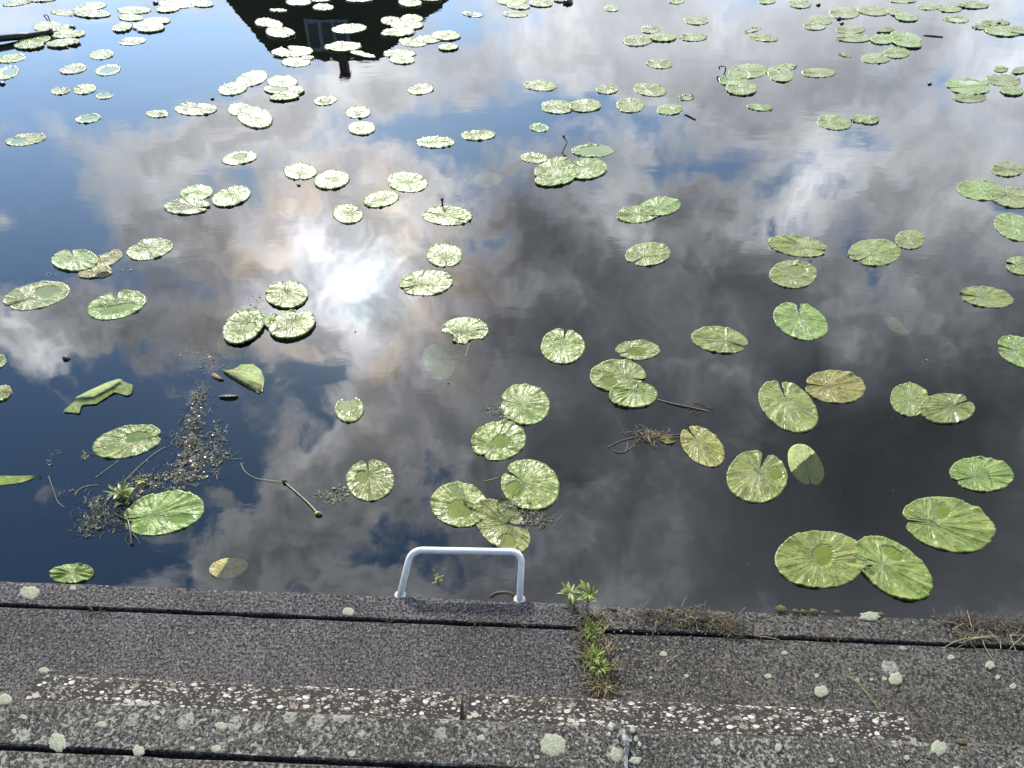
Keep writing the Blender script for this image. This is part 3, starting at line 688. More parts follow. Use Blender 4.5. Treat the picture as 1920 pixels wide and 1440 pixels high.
cl_('in the left trio above the pair of ovals', (368,362,32,14,-5,None), (351,388,44,15,-2,5), (434,370,37,17,-15,-120))
cl_('tilted, ending the ragged left group on its right', (281,468,44,19,-12,200))
cl_('large ridged, left end of the ragged left group', (190,489,42,15,-20,None,{'mat':'leaf_yellow','bite':[(.2,-1.,.5),(-.4,1,.5)],'amp':.7}), (178,511,32,10,-10,None,{'mat':'leaf_yellow','bite':[(.5,.8,.5)],'amp':.6}), (141,490,44,20,0,-110))
cl_('long smooth oval at the left edge below the ragged group', (69,555,64,24,-12,160,pud(.3,-.1,.4,.5)))
cl_('with a curled flap on its far rim, left', (219,573,56,25,-13,-95,{'gap':7,'pud':[(0,.3,.7,.35,.002)]}))
cl_('left of the sun glare', (458,574,42,10,-8,None,{'mat':'leaf_yellow','sub':.02,'sx':-1,'amp':.5}), (440,640,36,24,-10,None,{'mat':'leaf_yellow','sub':.03,'sx':0,'sy':1,'amp':.5}), (538,554,40,26,0,-100,{'gap':3}), (510,605,15,13,-30,None), (458,615,43,28,-32,-60,{'gap':2,'pud':[(.2,.3,.3,.3,.002)]}), (549,612,45,25,-16,-65,{'gap':5}))
cl_('with an oval puddle at its middle, lower left', (239,829,67,29,-13,-10,{'gap':1.5,'pud':[(.26,-.15,.40,.36,.002)]}))
cl_('large, pale-veined, against the leafy weed, lower left', (307,963,78,39,-12,170,{'gap':3,'pud':[(.35,.45,.3,.25,.002)]}))
cl_('partly hidden behind the step edge, lower left', (135,1076,42,18,-3,None))
cl_('cut by the left edge, level with the folded leaf', (3,738,20,14,-25,None))
cl_('just a corner showing at the left edge', (-4,678,16,13,-20,None))
cl_('round, speckled, topmost of the near middle group', (984,759,47,38,12,-170,{'gap':2}))
cl_('blistered, with a square puddle', (935,827,51,37,-10,135,{'gap':1,'pud':[(0.08,.1,.36,.38,.004)]}))
cl_('heart shaped, alone left of the near middle group', (694,901,45,39,0,-100,{'gap':4,'pud':[(-.35,-.1,.25,.4,.002)]}))
cl_('broad heart behind the weed clump, near middle', (994,910,56,47,22,-150,{'gap':4,'pud':[(-.4,.4,.35,.3,.002)]}))
cl_('left of the weed clump above the ladder handle', (861,947,54,42,8,20,{'gap':16,'pud':[(.1,.2,.5,.45,.003)]}))
cl_('ridged and curved, touching the ladder handle', (940,988,64,37,42,-20,{'gap':22,'bite':[(-.1,-.85,.45)],'pud':[(.45,.3,.25,.35,.003)]}))
cl_('tall oval heart right of centre', (1478,763,62,41,35,-110,{'gap':4}))
cl_('yellowing and nibbled, right of centre', (1566,726,57,31,4,185,{'gap':5,'mat':'leaf_yellow'}))
cl_('joined at the right, just below the middle', (1706,750,37,31,15,None), (1775,767,52,28,0,-20,{'gap':4}))
cl_('yellowing with a twig on top, beside the root clump', (1317,838,48,31,40,-130,{'gap':4,'mat':'leaf_yellow','bite':[]}))
cl_('broad heart beside the half-sunk leaf, lower right', (1419,895,57,49,0,-70,{'gap':6,'pud':[(.6,-.1,.25,.3,.003)]}))
cl_('with a dark thread hanging from it, near right edge', (1840,890,60,32,5,165,{'gap':4}))
cl_('big speckled heart, cleft to the left, lower right', (1778,984,88,49,14,185,{'gap':3,'pet':.45,'pud':[(-.2,-.4,.18,.35,.002)]}))
cl_('biggest, in the pair above the right step', (1538,1050,86,54,0,None,{'pud':[(.05,-.15,.25,.4,.002)]}), (1674,1067,84,45,35,200,{'gap':2,'pud':[(-.2,-.5,.3,.25,.002)]}))
SUBM = [
    ('faint pale leaf under water beside the crumpled pad', (820,650,30,27,0,None), .10, 'leaf_under'),
    ('murky drowned leaf left of the blistered pad', (881,840,28,44,10,None), .22, 'leaf_deep'),
    ('barely visible sunken leaf left of the ladder handle', (718,1008,26,33,20,None), .30, 'leaf_deep'),
    ('blurred pale leaf underwater left of the bent stalk', (915,321,30,11,-15,None), .05, 'leaf_under'),
    ('slim brownish sunken leaf at the right', (1690,592,27,7,20,None), .06, 'leaf_brown'),
    ('pale ghost of a leaf behind a small pad far left', (188,166,14,7,-8,None), .03, 'leaf_under'),
    ('olive leaf with a pointed tip, awash near the step edge', (428,1064,36,17,-16,None), .02, 'leaf_brown'),
    ('half-sunk smooth leaf dipping under water, lower right', (1511,872,42,29,52,75), .012, 'leaf_under'),
]
def ordinal(k, n, words):
    if n == 1: return ''
    if n == 2: return words[0] if k == 0 else words[1]
    names = ['', 'second', 'third', 'fourth', 'fifth']
    return words[0] if k == 0 else words[1] if k == n - 1 else (names[k] + ' from ' + words[2])
sid = 0
for phrase, noun, pads in C:
    n = len(pads)
    if n > 1:
        xs = [p[0] for p in pads]; ys = [p[1] for p in pads]
        horiz = (max(xs) - min(xs)) > 1.0 * (max(ys) - min(ys))
        order = sorted(range(n), key=lambda i: pads[i][0] if horiz else pads[i][1])
        words = ('leftmost', 'rightmost', 'left') if horiz else ('uppermost', 'lowest', 'top')
        if n == 2: words = ('left', 'right', '') if horiz else ('upper', 'lower', '')
    for k, p in enumerate(pads):
        sid += 1; opt = p[6] if len(p) > 6 else {}
        notch = p[5]
        me, c = pad_mesh(*p[:5], notch, sid * 13 + 5, 0.0008 + 0.0030 * k, opt)
        o = link('lily_pad', me, M[opt.get('mat', 'leaf')]); o.location = c
        if n == 1: lab = 'lily pad ' + phrase
        else:
            lab = ordinal(order.index(k), n, words) + ' of %s pads ' % ('two', 'three', 'four', 'five', 'six')[n - 2] + phrase
        tag(o, lab, 'lily pad', 'floating water lily pads')
for lab, p, dz, mt in SUBM:
    sid += 1
    me, c = pad_mesh(*p, sid * 7, -0.002 - dz * .6 if p[0] not in (1511, 428) else (.0175 if p[0] == 1511 else .020), {'sub': dz * .5 + .008, 'amp': .4, 'sy': .5, 'sx': 1} if p[0] != 1511 else {'sub': .010, 'amp': .5, 'sx': 1})
    o = link('sunken_lily_leaf', me, M[mt]); o.location = c; tag(o, lab, 'sunken leaf', 'lily leaves under water')

# ------------------------------------------------------------------ folded and odd leaves
def strip_leaf(name, left, right, zl, zr, mat, arch=0.0, seg=28, across=8):
    """leaf surface between two traced margins (photo points) with heights"""
    def samp(poly, t):
        L = [0]; 
        for a, b in zip(poly, poly[1:]): L.append(L[-1] + hypot(b[0] - a[0], b[1] - a[1]))
        s = t * L[-1]
        for i in range(len(poly) - 1):
            if s <= L[i + 1] or i == len(poly) - 2:
                u = (s - L[i]) / max(1e-6, L[i + 1] - L[i]); return (poly[i][0] + (poly[i + 1][0] - poly[i][0]) * u, poly[i][1] + (poly[i + 1][1] - poly[i][1]) * u)
    V, F, UV = [], [], []
    for i in range(seg + 1):
        t = i / seg; A = samp(left, t); B = samp(right, t)
        for j in range(across + 1):
            u = j / across; x = A[0] + (B[0] - A[0]) * u; y = A[1] + (B[1] - A[1]) * u
            z = zl + (zr - zl) * u + arch * sin(pi * u) * sin(pi * min(1, max(0, t))) ** .4 + .0012 * fbm(x * .12, y * .12) + .0010 * sin(t * 40)
            q = at(x, y, z); V.append(q); UV.append((u, t))
    for i in range(seg):
        for j in range(across): a = i * (across + 1) + j; F.append((a, a + 1, a + across + 2, a + across + 1))
    c = at(left[len(left) // 2][0], left[len(left) // 2][1], 0)
    me = mesh_from(name, V, F, True, c); l = me.uv_layers.new(name='UVMap')
    for lp in me.loops: l.data[lp.index].uv = UV[lp.vertex_index]
    sol = None
    return me, c
# the leaf rolled over on itself, left
folded = empty('folded_lily_leaf', at(190, 742)); tag(folded, 'long lily leaf folded over lengthwise, floating at the left', 'lily leaf', 'folded floating leaves')
me, c = strip_leaf('blade', [(121,768),(150,742),(190,722),(225,712),(250,722),(247,738)], [(118,772),(149,775),(153,759),(180,757),(215,735),(238,742)], .004, .006, M['leaf'], .0)
o = link('blade', me, M['leaf'], folded); o.location = c - folded.location
me, c = strip_leaf('flap', [(138,747),(165,733),(200,717),(222,710)], [(140,746),(175,744),(208,726),(230,712)], .010, .016, M['leaf'], .006)
o = link('flap', me, M['leaf_under'], folded); o.location = c - folded.location
fold2 = empty('folded_lily_leaf', at(460, 705)); tag(fold2, 'lily leaf half rolled up beside the duckweed trail', 'lily leaf', 'folded floating leaves')
me, c = strip_leaf('blade', [(440,692),(452,683),(475,683),(490,694),(496,712)], [(418,695),(440,706),(460,716),(480,726),(492,735)], .003, .004, M['leaf'], .0)
o = link('blade', me, M['leaf_under'], fold2); o.location = c - fold2.location
me, c = strip_leaf('rolled_edge', [(415,692),(440,698),(465,710),(492,722)], [(416,695),(438,710),(462,724),(485,738)], .010, .004, M['leaf'], .016)
o = link('rolled_edge', me, M['leaf'], fold2); o.location = c - fold2.location
cres = empty('cupped_lily_leaf', at(655, 768)); tag(cres, 'small round cupped leaf full of water with a pale crescent rim', 'lily leaf', 'folded floating leaves')
me, c = pad_mesh(655, 768, 27, 25, 0, None, 991, .002, {'pud': [(-.12, -.32, .78, .80, .0015)], 'amp': .8, 'bite': [(-.1, -1.15, .55)]})
o = link('blade', me, M['leaf'], cres); o.location = c - cres.location
me, c = strip_leaf('leaf_blade', [(-40,893),(0,892),(40,892),(76,891)], [(-40,908),(0,910),(40,905),(76,892)], .010, .003, M['leaf'], .0)
o = link('narrow_leaf', me, M['leaf_bright']); o.location = c; tag(o, 'bright narrow leaf pointing in from the left edge', 'leaf')
me, c = strip_leaf('dead_leaf', [(409,743),(420,739),(436,739),(447,741)], [(411,745),(424,747),(438,746),(446,743)], .004, .004, M['darkstem'], .012)
o = link('dead_leaf', me, M['darkstem']); o.location = c; tag(o, 'small dark curled leaf floating near the duckweed trail', 'dead leaf')
me, c = strip_leaf('dead_leaf', [(395,700),(402,699),(410,704),(419,710)], [(397,707),(403,710),(411,713),(418,712)], .006, .003, M['leaf_brown'], .008)
o = link('dead_leaf', me, M['leaf_brown']); o.location = c; tag(o, 'green-black leaf scrap at the bend of the duckweed trail', 'dead leaf')

# ------------------------------------------------------------------ stalks, buds, stick
def stalk(name, pts, rad, mat, label, cat, bud=None, budmat=None, group=None):
    """pts: (px,py,z) ; bud radius at the last point"""
    P3 = [at(x, y, z) for x, y, z in pts]; c = P3[0].copy(); c.z = 0
    root = empty(name, c); tag(root, label, cat, group)
    V, F = tube(smooth_path(P3), rad, 8); child_mesh('stem', V, F, mat, root)
    if bud:
        V, F = ball(P3[-1], bud); child_mesh('bud', V, F, budmat or mat, root)
    return root
def smooth_path(P3, n=6):
    if len(P3) < 3: return P3
    out = []
    for i in range(len(P3) - 1):
        p0 = P3[max(i - 1, 0)]; p1 = P3[i]; p2 = P3[i + 1]; p3 = P3[min(i + 2, len(P3) - 1)]
        for k in range(n):
            t = k / n
            out.append(0.5 * ((2 * p1) + (p2 - p0) * t + (2 * p0 - 5 * p1 + 4 * p2 - p3) * t * t + (3 * p1 - p0 - 3 * p2 + p3) * t ** 3))
    out.append(P3[-1]); return out
def ball(c, r, n=10, sq=(1, 1, 1), rough=0.12):
    V, F = [], []; m = n // 2 + 1
    for i in range(m + 1):
        a = pi * i / m
        for k in range(n):
            b = 2 * pi * k / n; d = Vector((sin(a) * cos(b), sin(a) * sin(b), cos(a)))
            rr = r * (1 + rough * fbm(d.x * 2 + c.x * 9, d.y * 2, d.z * 2)); V.append(c + Vector((d.x * sq[0], d.y * sq[1], d.z * sq[2])) * rr)
    for i in range(m):
        for k in range(n): a0, b0 = i * n + k, i * n + (k + 1) % n; F.append((a0, b0, b0 + n, a0 + n))
    return V, F
stalk('seed_stalk', [(1054,287,.0),(1061,272,.045),(1063,267,.052),(1057,256,.085)], .0045, M['darkstem'], 'bent dark stalk with a pale knob, standing out of the water', 'stalk', .011, M['darkstem'])
stalk('seed_stalk', [(830,388,.0),(829,374,.05)], .006, M['darkstem'], 'short black stalk with a knob behind the frilled pad', 'stalk', .012)
for (x, y, r, lab) in [(123,672,.018,'round black bud floating alone on blue at the left'), (560,347,.012,'black speck of a bud under the glittering pads'), (398,185,.016,'tiny dark bud in the long white cloud'),
        (1573,35,.028,'upper black bud at upper right'), (1578,44,.022,'lower black bud at upper right'), (292,6,.035,'black bud at the top, left of the roof reflection'), (135,52,.035,'black bud beyond the tip of the stick'),
        (126,75,.02,'black bud below the stick on a pad'), (4,157,.026,'black bud at the left edge'), (1677,72,.022,'black bud on the crowded upper right pads'), (1743,157,.02,'dark speck in the small blue patch'),
        (1534,9,.026,'flat dark scrap at the top, upper right'), (1872,44,.026,'dark scrap on the mat in the far right corner'), (1065,5,.06,'dark lump standing for a dark reflection at the top edge, upper middle')]:  # last entry: a dark reflection on the water built as a solid lump
    V, F = ball(at(x, y, .004), r, 10, (1.0, 1.0, .62), .5); c = at(x, y, 0); me = mesh_from('seed_pod', V, F, True, c)
    o = link('seed_pod', me, M['darkstem']); o.location = c; tag(o, lab, 'seed pod', 'dark buds and seed pods on the water')
V, F = tube(smooth_path([at(-260, 92, .03), at(-60, 80, .04), at(0, 72, .045), at(50, 67, .03), at(92, 61, .025), at(100, 61, .02)]), [.038] * 6 + [.034] * 12 + [.026] * 7 + [.045, .045, .04] + [.016] * 3, 10)
c = at(0, 72, 0); me = mesh_from('floating_stick', V, F, True, c); o = link('floating_stick', me, M['darkstem']); o.location = c; tag(o, 'dark wet stick reaching in from the left edge', 'stick')
V, F = tube(smooth_path([at(1350,130,.03), at(1348,126,.05), at(1353,124,.07), at(1360,126,.03), at(1360,133,.0)]), .006, 7)
c = at(1352,131,0); me = mesh_from('twig', V, F, True, c); o = link('twig', me, M['darkstem']); o.location = c; tag(o, 'small black hooked twig beside the pile of three pads', 'twig')
for pts, lab, mt in [([(1284,214,.004),(1294,218,.006),(1304,224,.004)], 'thin curved dark twig on grey, upper middle', 'darkstem'),
                     ([(1232,749,.0),(1262,757,.004),(1300,765,.004),(1330,772,.0)], 'thin brown twig trailing right from the green chain', 'twig'),
                     ([(82,29,.0),(88,28,.05),(92,35,.0)], 'tiny forked twig at the top left', 'darkstem'),
                     ([(1732,66,.004),(1750,67,.006),(1768,69,.004)], 'flat twig right of the crowded upper right pads', 'twig')]:
    P3 = smooth_path([at(*p) for p in pts]); V, F = tube(P3, .0035 if pts[0][1] > 500 else .006, 6)
    if 'brown' in lab:
        for k in range(10):
            a = at(1290 + random.random() * 40, 758 + random.random() * 16, .002); V2, F2 = tube([a, a + Vector((random.uniform(-.04, .04), random.uniform(-.02, .02), .004))], .0012, 5); V, F = merge([(V, F), (V2, F2)])
    c = at(pts[0][0], pts[0][1], 0); me = mesh_from('twig', V, F, True, c); o = link('twig', me, M[mt]); o.location = c; tag(o, lab, 'twig')
# the flower stalk with seed head, lower middle-left
fs = empty('flower_stalk', at(535, 903)); tag(fs, 'floating green flower stalk with a seed head and thin curved tail', 'stalk')
V, F = tube(smooth_path([at(533,903,.008), at(555,922,.008), at(578,943,.008), at(594,961,.008)]), [.0022]*6+[.0024]*6+[.0028]*6+[.0034], 8); child_mesh('stem', V, F, M['stem'], fs)
V, F = tube(smooth_path([at(452,868,.004), at(458,882,.004), at(475,895,.005), at(500,900,.005), at(528,903,.006)]), .0011, 6); child_mesh('tail', V, F, M['stem'], fs)
V, F = ball(at(533,902,.008), .011); child_mesh('knob', V, F, M['twig'], fs)
V, F = ball(at(597,963,.008), .012, 10, (1.3, .8, .7), .4); child_mesh('seed_head', V, F, M['leaf_brown'], fs)
for pts, lab in [([(258,905,.004),(330,846,.004),(300,868,.004)][:2], ''),]: pass
for pts, lab in [([(310,838,.004),(290,850,.004),(255,880,.004),(215,922,.004),(192,950,.004)], 'long pale floating stem crossing to the leafy weed'),
                 ([(222,864,.003),(200,880,.004),(178,896,.003)], 'short pale stem under the pad with the oval puddle'),
                 ([(91,893,.003),(100,918,.006),(108,940,.004),(121,952,.003)], 'reddish rooting stem alone at the lower left'),
                 ([(183,909,.003),(160,912,.003),(146,920,.003),(140,930,.002)], 'fine curved root left of the leafy weed'),
                 ([(430,861,.003),(454,860,.003)], 'tiny thread beside the duckweed trail'),
                 ([(907,902,.002),(925,898,.004),(940,893,.002)], 'short pale thread between the near middle pads'),
                 ([(686,870,.002),(688,905,.002),(694,885,.002)][:2], 'hair-thin root at the heart shaped pad'),
                 ([(872,671,.003),(876,657,.006),(880,645,.004)], 'short stub of stem under the crumpled pad')]:
    P3 = smooth_path([at(*p) for p in pts]); V, F = tube(P3, .0013 if len(pts) > 3 else .0010, 6); c = at(pts[0][0], pts[0][1], 0)
    me = mesh_from('floating_stalk', V, F, True, c); o = link('floating_stalk', me, M['twig'] if 'reddish' in lab else M['stem']); o.location = c; tag(o, lab, 'stem')

# ------------------------------------------------------------------ duckweed and floating crumbs
def duckweed(label, areas, n, mix=(2, 3, 2, 1), size=(.0014, .0046), strands=0):
    """areas: (x,y,rx,ry,weight) photo ellipses"""
    V, F, MI = [], [], []; tw = sum(a[4] for a in areas)
    pool = [i for i, k in enumerate(mix) for _ in range(k)]; hubs = [(random.gauss(0, .5), random.gauss(0, .5)) for _ in range(26)]
    for _ in range(n):
        r = random.random() * tw
        for ar in areas:
            r -= ar[4]
            if r <= 0: break
        while True:
            if n > 800:
                hx, hy = random.choice(hubs); gx, gy = hx + random.gauss(0, .10), hy + random.gauss(0, .10)
            else: gx, gy = random.gauss(0, .48), random.gauss(0, .48)
            if hypot(gx, gy) < 1.15: break
        c = at(ar[0] + gx * ar[2], ar[1] + gy * ar[3], 0); c.z = random.uniform(.0010, .006)
        s = random.uniform(*size) * (2.2 if random.random() < .05 else 0.66); k = random.choice((5, 6, 7)); a0 = random.random() * 6
        tx, ty = random.gauss(0, .35), random.gauss(0, .35); el = random.uniform(.45, 1); mi = random.choice(pool); b = len(V)
        V.append(c + Vector((0, 0, s * .25)))
        for j in range(k):
            q = 2 * pi * j / k; dx, dy = cos(q) * s, sin(q) * s * el; X = dx * cos(a0) - dy * sin(a0); Y = dx * sin(a0) + dy * cos(a0)
            V.append(c + Vector((X, Y, X * tx + Y * ty)))
        for j in range(k): F.append((b, b + 1 + j, b + 1 + (j + 1) % k)); MI.append(mi)
    for _ in range(strands):
        ar = random.choice(areas); a = at(ar[0] + random.gauss(0, .5) * ar[2], ar[1] + random.gauss(0, .5) * ar[3], .003)
        d = random.random() * 2 * pi; L = random.uniform(.015, .06); m2 = a + Vector((cos(d), sin(d), 0)) * L * .5 + Vector((0, 0, .004)); e = m2 + Vector((cos(d + .6), sin(d + .6), 0)) * L * .5
        v2, f2 = tube([a, m2, e], .0009, 4); b = len(V); V += v2; F += [tuple(i + b for i in f) for f in f2]; MI += [random.choice((0, 1, 2))] * len(f2)
    c = at(areas[0][0], areas[0][1], 0); me = mesh_from('duckweed', V, F, False, c)
    for k in ('duck1', 'duck2', 'duck3', 'duck4'): me.materials.append(M[k])
    me.polygons.foreach_set('material_index', MI)
    o = link('duckweed', me); o.location = c; tag(o, label, 'duckweed', kind='stuff')
duckweed('long trail of brown and cream duckweed, lower left', [(372,745,22,26,1),(360,790,24,30,2.2),(350,830,40,24,2.4),(365,862,58,34,5),(330,895,52,22,2.4),(405,830,26,40,1.2)], 4200, (4, 7, 2, 1), strands=260)
duckweed('sparse crumbs at the head of the duckweed trail', [(360,660,34,10,1),(390,675,26,16,1.4),(395,690,24,14,1)], 190, (3, 4, 4, 1))
duckweed('duckweed round the leafy weed, lower left', [(270,905,44,20,2.2),(240,925,28,22,1.4),(180,955,34,32,2),(165,985,28,20,1),(215,975,34,22,1)], 1500, (4, 7, 2, 2), strands=200)
duckweed('small crumbs beside the reddish stem', [(125,925,18,14,1),(108,850,20,10,.5),(92,865,8,14,.4),(160,855,8,9,1.2)], 130, (2, 3, 3, 1), strands=8)
duckweed('patch of crumbs left of the lone heart shaped pad', [(622,935,32,12,2),(600,930,18,10,.6),(640,925,16,12,1)], 330, (3, 2, 4, 3), strands=14)
duckweed('crumbs wedged between two near middle pads', [(932,772,22,8,1),(950,783,14,10,1)], 170, (3, 2, 4, 1), strands=10)
duckweed('dark weed clump between the near middle pads', [(985,965,36,20,2),(1010,978,30,10,1.4),(960,948,18,12,.8)], 900, (2, 6, 2, 1), strands=60)
duckweed('crumbs under the round pad with the flooded hollow', [(1520,492,28,6,1),(1540,498,10,4,.4)], 90, (3, 2, 3, 1))
duckweed('crumbs by the ragged left group', [(92,515,30,4,1),(232,505,18,6,.7)], 70, (2, 3, 4, 0))
duckweed('few crumbs on dark water at the right', [(1742,678,16,4,1)], 16, (2, 2, 3, 0))
duckweed('crumbs on the pads left of the sun', [(478,565,14,20,1),(500,560,20,8,.5)], 90, (2, 2, 4, 1))
duckweed('scattered specks over the near water', [(500,780,420,200,2),(1300,900,500,260,1),(600,760,16,8,.3),(601,880,8,30,.3)], 150, (1, 2, 5, 0), (.0012, .0032))
# root clump with strands
rc = empty('root_clump', at(1210, 818)); tag(rc, 'tangled straw-coloured root clump with trailing strands, right of centre', 'root clump')
parts = []
for k in range(70):
    a = at(1212 + random.gauss(0, 14), 817 + random.gauss(0, 6), random.uniform(.002, .010)); d = random.random() * 6.3; L = random.uniform(.01, .035)
    m_ = a + Vector((cos(d), sin(d), .1)) * L; parts.append(tube([a, m_, m_ + Vector((cos(d + .9), sin(d + .9), -.1)) * L * .6], .0010, 4))
V, F = merge(parts); child_mesh('roots', V, F, M['straw'], rc)
parts = [tube(smooth_path([at(x, y, .004) for x, y in q]), .0016, 5) for q in ([(1140,838),(1165,826),(1195,818)], [(1215,815),(1245,816),(1278,814)], [(1235,812),(1262,818),(1282,822)], [(1200,822),(1180,842),(1165,848),(1152,845)], [(1176,830),(1176,840),(1172,848)])]
V, F = merge(parts); child_mesh('strand', V, F, M['twig'], rc)
me, c = pad_mesh(1252, 826, 14, 7, 10, None, 77, .002, {}); o = link('small_leaf', me, M['leaf_yellow'], rc); o.location = c - rc.location
# thread and snail on big pads
for pts, lab, r in [([(1845,870,.012),(1850,885,.014),(1858,900,.012),(1860,926,.003)], 'dark thread lying over the pad near the right edge', .0014),
                 ([(1705,971,.014),(1725,974,.012),(1745,976,.014),(1762,988,.012)], 'dark line of stem in the cleft of the big speckled heart', .0016),
                 ([(1558,1046,.014),(1575,1044,.016),(1592,1039,.018),(1610,1046,.02),(1626,1056,.018)], 'thin curved stem lying over the biggest pair of pads', .0012)]:
    V, F = tube(smooth_path([at(*p) for p in pts]), r, 6); c = at(pts[0][0], pts[0][1], 0); me = mesh_from('floating_stalk', V, F, True, c)
    o = link('floating_stalk', me, M['darkstem']); o.location = c; tag(o, lab, 'stem')
V, F = ball(at(1630, 1060, .022), .009, 12, (1.3, .8, .8), .3); c = at(1630, 1060, 0); me = mesh_from('water_snail', V, F, True, c); o = link('water_snail', me, M['shell']); o.location = c
tag(o, 'tiny brown snail shell on the biggest pair of pads', 'snail')
V, F = ball(at(872, 941, .012), .007, 12, (1.2, .8, .7), .3); c = at(872, 941, 0); me = mesh_from('water_snail', V, F, True, c); o = link('water_snail', me, M['shell']); o.location = c
tag(o, 'black snail on the pad above the ladder handle', 'snail')

# ------------------------------------------------------------------ leaves and weeds
def leaf_blade(base, tip, width, lift=0.02, teeth=6, n=12, fold=.3):
    base, tip = Vector(base), Vector(tip); ax = tip - base; L = ax.length; t = ax.normalized()
    side = t.cross(Vector((0, 0, 1)));
    if side.length < .1: side = Vector((1, 0, 0))
    side.normalize(); up = side.cross(t); V, F = [], []
    for i in range(n + 1):
        u = i / n; wv = width * (sin(pi * min(1, u * .93 + .05)) ** .8) * (1 - .35 * u) * (1 + (.22 if i % 2 else -.10) * (1 if teeth else 0))
        p = base + ax * u + Vector((0, 0, 1)) * lift * sin(pi * u)
        if i == n: wv = 0.0003
        V += [p - side * wv + up * wv * fold, p, p + side * wv + up * wv * fold]
    for i in range(n): a = i * 3; F += [(a, a + 1, a + 4, a + 3), (a + 1, a + 2, a + 5, a + 4)]
    return V, F
def weed(name, px, py, z, leaves, label, h=.05, size=.05, mat='weed', group=None):
    c = at(px, py, z); root = empty(name, c); tag(root, label, 'weed', group)
    stems = []; lv = []
    for k in range(leaves * 2):
        a = random.random() * 2 * pi; hh = h * random.uniform(.3, 1); b = c + Vector((cos(a) * .006, sin(a) * .006, hh))
        L = size * random.uniform(.30, 1.1); e = b + Vector((cos(a) * L, sin(a) * L, random.uniform(-.3, 1.1) * L))
        stems.append(tube([c + Vector((0, 0, -.01)), b], .0014, 5)); lv.append(leaf_blade(b, e, L * random.uniform(.09, .16), L * random.uniform(.0, .2)))
    V, F = merge(stems); child_mesh('stem', V, F, M['stem'], root)
    V, F = merge(lv); child_mesh('foliage', V, F, M[mat], root, False); return root
weed('nettle_weed', 1068, 1120, ZL, 11, 'bright jagged-leaved weed at the water end of the joint, left sprig', .040, .040, group='weeds in the step joint')
weed('nettle_weed', 1103, 1128, ZL, 13, 'bright jagged-leaved weed at the water end of the joint, right sprig', .045, .042, group='weeds in the step joint')
weed('joint_weed', 1110, 1190, ZL - .005, 14, 'green weed in the joint level with the groove', .018, .030, group='weeds in the step joint')
weed('joint_weed', 1112, 1237, ZL - .005, 16, 'green weed in the middle of the step joint', .018, .032, group='weeds in the step joint')
weed('joint_weed', 1122, 1256, ZL - .005, 16, 'dark green weed in the joint close to the riser block', .016, .030, group='weeds in the step joint')
weed('joint_weed', 1132, 1290, ZL - .005, 9, 'small weed at the foot of the riser block', .014, .020, group='weeds in the step joint')
# water weed, lower left
ww = weed('water_weed', 232, 935, .004, 12, 'leafy green weed growing out of the duckweed, lower left', .045, .055)
parts = [tube(smooth_path([at(x, y, z) for x, y, z in q]), r, 7) for q, r in (([(214,962,.004),(228,970,.012),(246,978,.006)], .004), ([(240,975,.01),(244,995,.012),(247,1022,.004)], .0045), ([(248,1000,.01),(258,1012,.006),(262,1024,.0)], .0022), ([(240,1000,.008),(236,1012,.006),(244,1024,.0)], .0016), ([(214,962,.006),(222,945,.02),(232,935,.03)], .003))]
V, F = merge(parts); child_mesh('root', V, F, M['darkstem'], ww)
for (x, y, tx, ty, w) in [(236,930,203,912,.010),(232,932,222,906,.008),(238,938,252,915,.012),(230,945,214,952,.011)]:
    V, F = leaf_blade(at(x, y, .02), at(tx, ty, .035), w, .01); child_mesh('young_leaf', V, F, M['weed'], ww, False)
weed('water_weed', 823, 1098, .12, 7, 'small leafy shoot inside the ladder handle', .07, .022)
weed('water_weed', 268, 903, .002, 5, 'red-brown leafy scrap in the duckweed', .012, .028, 'leaf_brown')

# straw and dry grass
def straw(label, items, n, mat='straw', rr=.0009, Ls=(.02, .07), zz=ZL, name='dry_grass', flat=.012, cat='dry grass', kind='stuff', dirn=None):
    parts = []
    for _ in range(n):
        x, y, rx, ry = random.choice(items); a = at(x + random.gauss(0, .5) * rx, y + random.gauss(0, .5) * ry, zz); a.z += .001 + abs(random.gauss(0, flat)) * .5
        d = random.random() * 2 * pi if dirn is None else dirn + random.gauss(0, .5); L = random.uniform(*Ls)
        m_ = a + Vector((cos(d) * L * .5, sin(d) * L * .5, abs(random.gauss(0, flat)))); d += random.gauss(0, .5); e = m_ + Vector((cos(d) * L * .5, sin(d) * L * .5, 0)); e.z = max(zz + .001, a.z + random.gauss(0, flat * .5))
        parts.append(tube(smooth_path([a, m_, e], 3), [rr * random.uniform(.7, 1.3)] * 6 + [rr * .3], 4))
    V, F = merge(parts); c = at(items[0][0], items[0][1], zz); me = mesh_from(name, V, F, True, c); o = link(name, me, M[mat]); o.location = c
    tag(o, label, cat, kind=kind); return o
JT = [(1112,1165,22,16),(1108,1195,20,18),(1118,1225,24,20),(1128,1255,24,18),(1122,1285,20,14)]
straw('pale dry grass filling the step joint', JT, 300, 'straw', .0009, (.02, .065), flat=.006)
straw('brown rotten grass packed in the step joint', JT, 260, 'straw_dark', .0010, (.015, .045), flat=.006)
straw('thin green grass blades in the step joint', [(1108,1190,18,12),(1112,1238,18,12),(1122,1256,18,12)], 80, 'weed', .0010, (.015, .045), flat=.012)
straw('drift of brown straw on the right lower step', [(1230,1155,34,14),(1275,1160,40,14),(1320,1162,44,12),(1345,1165,40,10),(1370,1180,16,12)], 300, 'straw_dark', .0010, (.015, .05), flat=.004)
straw('pale straw in the drift on the right lower step', [(1270,1158,44,14),(1335,1160,44,12),(1360,1170,30,10)], 90, 'straw', .0008, (.015, .05), flat=.005)
